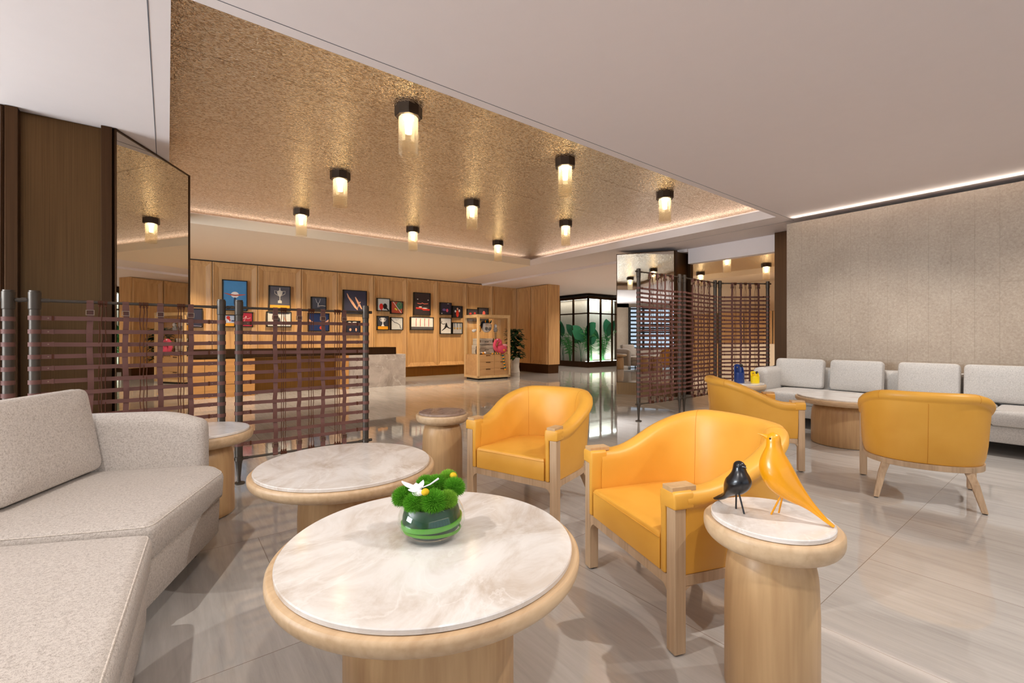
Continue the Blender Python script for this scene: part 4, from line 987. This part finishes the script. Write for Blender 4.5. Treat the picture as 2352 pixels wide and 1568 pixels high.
picture('framed photo of red and black table tennis bats', (865, 684), (895, 715), (196, 200, 200), [('blob', (214, 40, 32), [(.33, .35, .15, .24)]), ('blob', (28, 26, 26), [(.62, .38, .16, .22)]), ('line', (28, 26, 26), (.05, [(.66, .3), (.9, .06)])), ('line', (214, 40, 32), (.04, [(.33, .3), (.36, .05)]))])
picture('framed photo of a tennis racket and balls on red and green court', (896.5, 691), (925, 721), (184, 80, 60), [('blob', (70, 118, 88), [(.72, .66, .27, .32)]), ('line', WH, (.02, [(.2, .95), (.85, .08)])), ('line', (150, 160, 120), (.02, [(.62, .88), (.75, .9), (.82, .75), (.7, .6), (.58, .7), (.62, .88)])), ('blob', (230, 220, 60), [(.38, .4, .06, .06), (.47, .33, .06, .06)])])
picture('framed photo of a trophy with two handles below the bats', (865, 725), (892, 758), (62, 64, 74), [('taper', WH, [(.5, .88, .14), (.5, .68, .14), (.5, .55, .04), (.5, .4, .05), (.5, .32, .12), (.5, .28, .12)]), ('line', WH, (.02, [(.36, .85), (.24, .8), (.3, .65), (.4, .6)])), ('line', WH, (.02, [(.64, .85), (.76, .8), (.7, .65), (.6, .6)]))], band=(.24, (240, 165, 40)))
picture('white framed photo of a curling rope line', (896.5, 728), (925, 758), (218, 220, 218), [('line', (60, 66, 80), (.02, [(.05, .85), (.3, .6), (.5, .55), (.72, .42), (.8, .15), (.9, .15)])), ('line', (170, 175, 180), (.012, [(.3, .95), (.5, .75), (.7, .9)]))])
picture('tall dark framed photo of a red and white team under floodlights', (950, 671), (988, 724), (50, 40, 44), [('line', (235, 120, 100), (.018, [(.2, .52), (.4, .50), (.5, .54), (.6, .50), (.85, .52)])), ('line', (190, 50, 40), (.045, [(.12, .3), (.45, .3), (.55, .25), (.95, .24)])), ('blob', WH, [(.38, .36, .1, .02), (.66, .31, .16, .018), (.22, .7, .04, .02), (.85, .68, .04, .02)])])
picture('wide framed photo of four raised red arms on white', (942, 727), (995, 758), (228, 226, 222), [('line', (184, 44, 44), (.012, [(u_, .28), (u_, .7), (u_+.01, .88)])) for u_ in (.24, .42, .6, .78)], band=(.22, (92, 90, 94)))
picture('dark framed photo of a purple-lit arena', (1010, 694), (1036, 723), (44, 40, 62), [('blob', (225, 90, 120), [(.62, .35, .1, .14)]), ('blob', (110, 90, 150), [(.35, .4, .15, .1)]), ('blob', WH, [(.7, .9, .08, .02), (.15, .1, .06, .03)])])
picture('dark framed photo of a player in a red uniform', (1038, 702), (1061.5, 730), (36, 34, 44), [('blob', (226, 60, 40), [(.5, .35, .14, .3)]), ('blob', SK, [(.5, .75, .08, .1)]), ('blob', WH, [(.3, .55, .08, .1), (.68, .6, .08, .12)])])
picture('white framed photo of a black leaping figure with ribbon', (1010, 729), (1036, 767), (230, 230, 228), [('line', (30, 30, 34), (.025, [(.15, .78), (.1, .66), (.25, .6), (.45, .62)])), ('taper', (30, 30, 34), [(.55, .68, .04), (.55, .5, .12), (.4, .35, .05), (.15, .2, .02)]), ('taper', (30, 30, 34), [(.6, .45, .05), (.8, .36, .04), (.98, .36, .03)])], band=None)
picture('framed photo of hanging medals on blue ribbons', (1038, 740), (1061.5, 767), (178, 178, 182), [('line', (60, 100, 120), (.03, [(u_, .95), (u_+.02, .6)])) for u_ in (.2, .48, .76)]+[('blob', (170, 140, 80), [(.22, .5, .09, .1), (.5, .48, .09, .1), (.78, .5, .09, .1)])])
picture('framed crowd photo half hidden behind the display cabinet, left one', (1072, 709), (1097, 738), (60, 52, 58), [('blob', (190, 60, 60), [(.3, .62, .12, .08), (.7, .66, .1, .08)])])
picture('framed sports photo half hidden behind the display cabinet, right one', (1097.5, 706), (1121, 736), (58, 54, 62), [('blob', (220, 100, 90), [(.55, .55, .14, .2)]), ('blob', WH, [(.45, .4, .1, .1)])])

# ================================================================== GLASS PLANT ROOM
gb = thing('glass_enclosure', 'frosted glass enclosure with dark bronze frame and green plants inside', 'glass box', (13.88, 12.95, 0))
gz = 2.97; GX = 2.2; GYL = 4.2
MB().box(-.02, GX, -.02, GYL, 0, .19).build('plinth', 'bronze_dark', gb, smooth=0)
B(-.06, GX, -.06, GYL, gz-.0, gz+.05).build('roof_cap', 'dark', gb, smooth=0)
mb = MB()
for y in (0, .86, 1.72, 2.6, 3.45): mb.box(-.02, .04, y-.03, y+.04, .19, gz)
for z in (.19, 2.24, gz-.1): mb.box(-.02, .035, 0, GYL, z, z+(.1 if z > 2.8 else .05))
mb.build('side_frame', 'bronze_dark', gb, smooth=0)
mb = MB()
for x in (0, .76, 1.5, 2.15): mb.box(x-.02, x+.05, -.02, .04, .19, gz)
for z in (.19, 2.24, gz-.1): mb.box(0, GX, -.02, .035, z, z+(.1 if z > 2.8 else .05))
mb.build('front_frame', 'bronze_dark', gb, smooth=0)
m, t_, b = nt('frosted_glass'); b.inputs['Base Color'].default_value = (.93, .95, .93, 1); b.inputs['Transmission Weight'].default_value = 1; b.inputs['Roughness'].default_value = .10; b.inputs['IOR'].default_value = 1.1; M['frost'] = m
B(.005, .012, .03, GYL, .2, gz).build('glass_pane', 'frost', gb, smooth=0)
B(.03, GX, .005, .012, .2, gz).build('glass_pane', 'frost', gb, smooth=0)
M['back_lit'] = plain('backlit_panel', srgb(232, 230, 222), .8)
mb = MB(); mb.box(.45, .48, .45, GYL, .2, gz); mb.box(.45, GX, .45, .48, .2, gz); mb.build('inner_wall', 'back_lit', gb, smooth=0)
area('planter_light', (15.0, 13.18, 2.9), (0, 0, 0), 2.0, .3, 20, (.93, 1, .95)); area('planter_light', (15.0, 13.15, .24), (pi, 0, 0), 2.0, .2, 12, (.95, 1, .9)); area('planter_light', (14.1, 15, 2.9), (0, 0, 0),   .3, 3.5, 10, (1, .86, .7))
def palm(label, x, y, n, ln, mat, wide):
    t = thing('potted_palm' if not wide else 'broadleaf_plant', label, 'plant', (x, y, .19)); mb = MB()
    for i in range(n):
        a = random.uniform(-1, 1); base = Vector((random.uniform(-.06, .06), 0, 0)); Ln = ln*random.uniform(.7, 1.1); side = Vector((a, random.uniform(-.15, .15), 0))
        pts = [base+side*Ln*.55*(f_**1.6)+Vector((0, 0, Ln*(f_-.28*f_**3))) for f_ in [k_/9 for k_ in range(10)]]
        mb.tube(pts, .008, 5)
        if wide:
            p = pts[-1]; d = (pts[-1]-pts[-3]).normalized(); s = Vector((d.z, 0, -d.x)); l2 = Ln*.42; w2 = l2*.30; q = pts[-4]
            ring = [q+d*l2*f_+s*w2*sin(pi*f_)**.8*sg for sg in (1, -1) for f_ in [k_/8 for k_ in (range(0, 9) if sg > 0 else range(8, 0, -1))]]
            mb.add(ring+[v+Vector((0, .006, 0)) for v in ring], [tuple(range(len(ring))), tuple(range(len(ring), 2*len(ring)))[::-1]])
        else:
            for k_ in range(3, 10):
                for sg in (1, -1):
                    p = pts[k_]; d = Vector((sg*.8, .1, -.25 if k_ < 8 else .3)).normalized(); l2 = Ln*.22*(1-.05*k_)*1.15; v0 = p; v1 = p+d*l2; w3 = Vector((0, 0, .014))
                    mb.add([v0+w3, v0-w3, v1], [(0, 1, 2)])
    mb.build('leaves', mat, t, smooth=0); return t
M['leaf1'] = plain('fresh_leaf', srgb(76, 158, 84), .5); M['leaf2'] = plain('deep_leaf', srgb(44, 116, 82), .5)
palm('feathery green palm behind the lit front glass, left pane', 14.35, 13.2, 12, 1.9, 'leaf1', False)
palm('low bright fern behind the lit front glass, right pane', 15.05, 13.18, 14, 1.7, 'leaf1', False)
palm('tall dark broad-leaved plant behind the lit glass, left pane', 14.30, 13.28, 5, 2.05, 'leaf2', True)
palm('broad-leaved plant behind the lit glass, right pane', 15.25, 13.28, 4, 2.0, 'leaf2', True)
def turn(o): o.rotation_euler = (0, 0, pi/2); return o
turn(palm('broad-leaved plant behind the dim side glass next to the corner', 14.1, 13.6, 5, 1.95, 'leaf2', True))
turn(palm('feathery palm in the middle of the dim side glass', 14.08, 14.2, 12, 1.6, 'leaf1', False))
turn(palm('broad-leaved plant in the middle of the dim side glass', 14.15, 14.7, 4, 1.7, 'leaf2', True))
turn(palm('low fern at the far end of the dim side glass', 14.08, 15.4, 11, 1.3, 'leaf1', False))

# ================================================================== ROOM BEYOND (seen through the tall screens)
bb = thing('bar_cabinetry', 'warm wooden bar cabinetry glowing beyond the tall leather screens', 'cabinetry', (15.2, 4.5, 0))
B(0, .5, 0, 6.5, 1.05, 2.1).build('wood_front', 'wood_wall', bb, smooth=0)
B(-.1, .5, 0, 3.4, 0, 1.05).build('stone_counter', 'cream', bb, smooth=0); B(0, .5, 3.4, 6.5, 0, 1.05).build('wood_base', 'wood_wall', bb, smooth=0)
mb = MB()
for y in (.9, 1.8, 2.7, 3.6, 4.5, 5.4): mb.box(-.01, .01, y, y+.02, 1.05, 2.1)
mb.build('joints', 'dark', bb, smooth=0)
M['amber'] = plain('amber_glow', (1, .6, .2), .5, emis=(1.0, .50, .12), es=9)
t = thing('wood_screen_wall', 'tall amber wood and glass screen at the right of the room beyond', 'screen wall', (14.6, 2.6, 0))
B(0, .1, 0, 2.0, 0, 2.7).build('wood_board', 'wood_wall', t, smooth=0)
for y, z, h_ in ((1.55, 1.2, .14), (.95, 1.25, .16), (.45, 1.28, .16), (1.25, 1.62, .18)):  # hanging amber lamps, modelled resting against the wood board
    tag(MB().lathe([(0, 0), (.09, 0), (.10, h_), (0, h_)], 12, Tz(14.51, 2.6+y, z)).build('amber_pendant', 'amber'), 'small glowing amber pendant lamp seen through the right screen', 'lamp', 'amber pendant lamps in the room beyond')
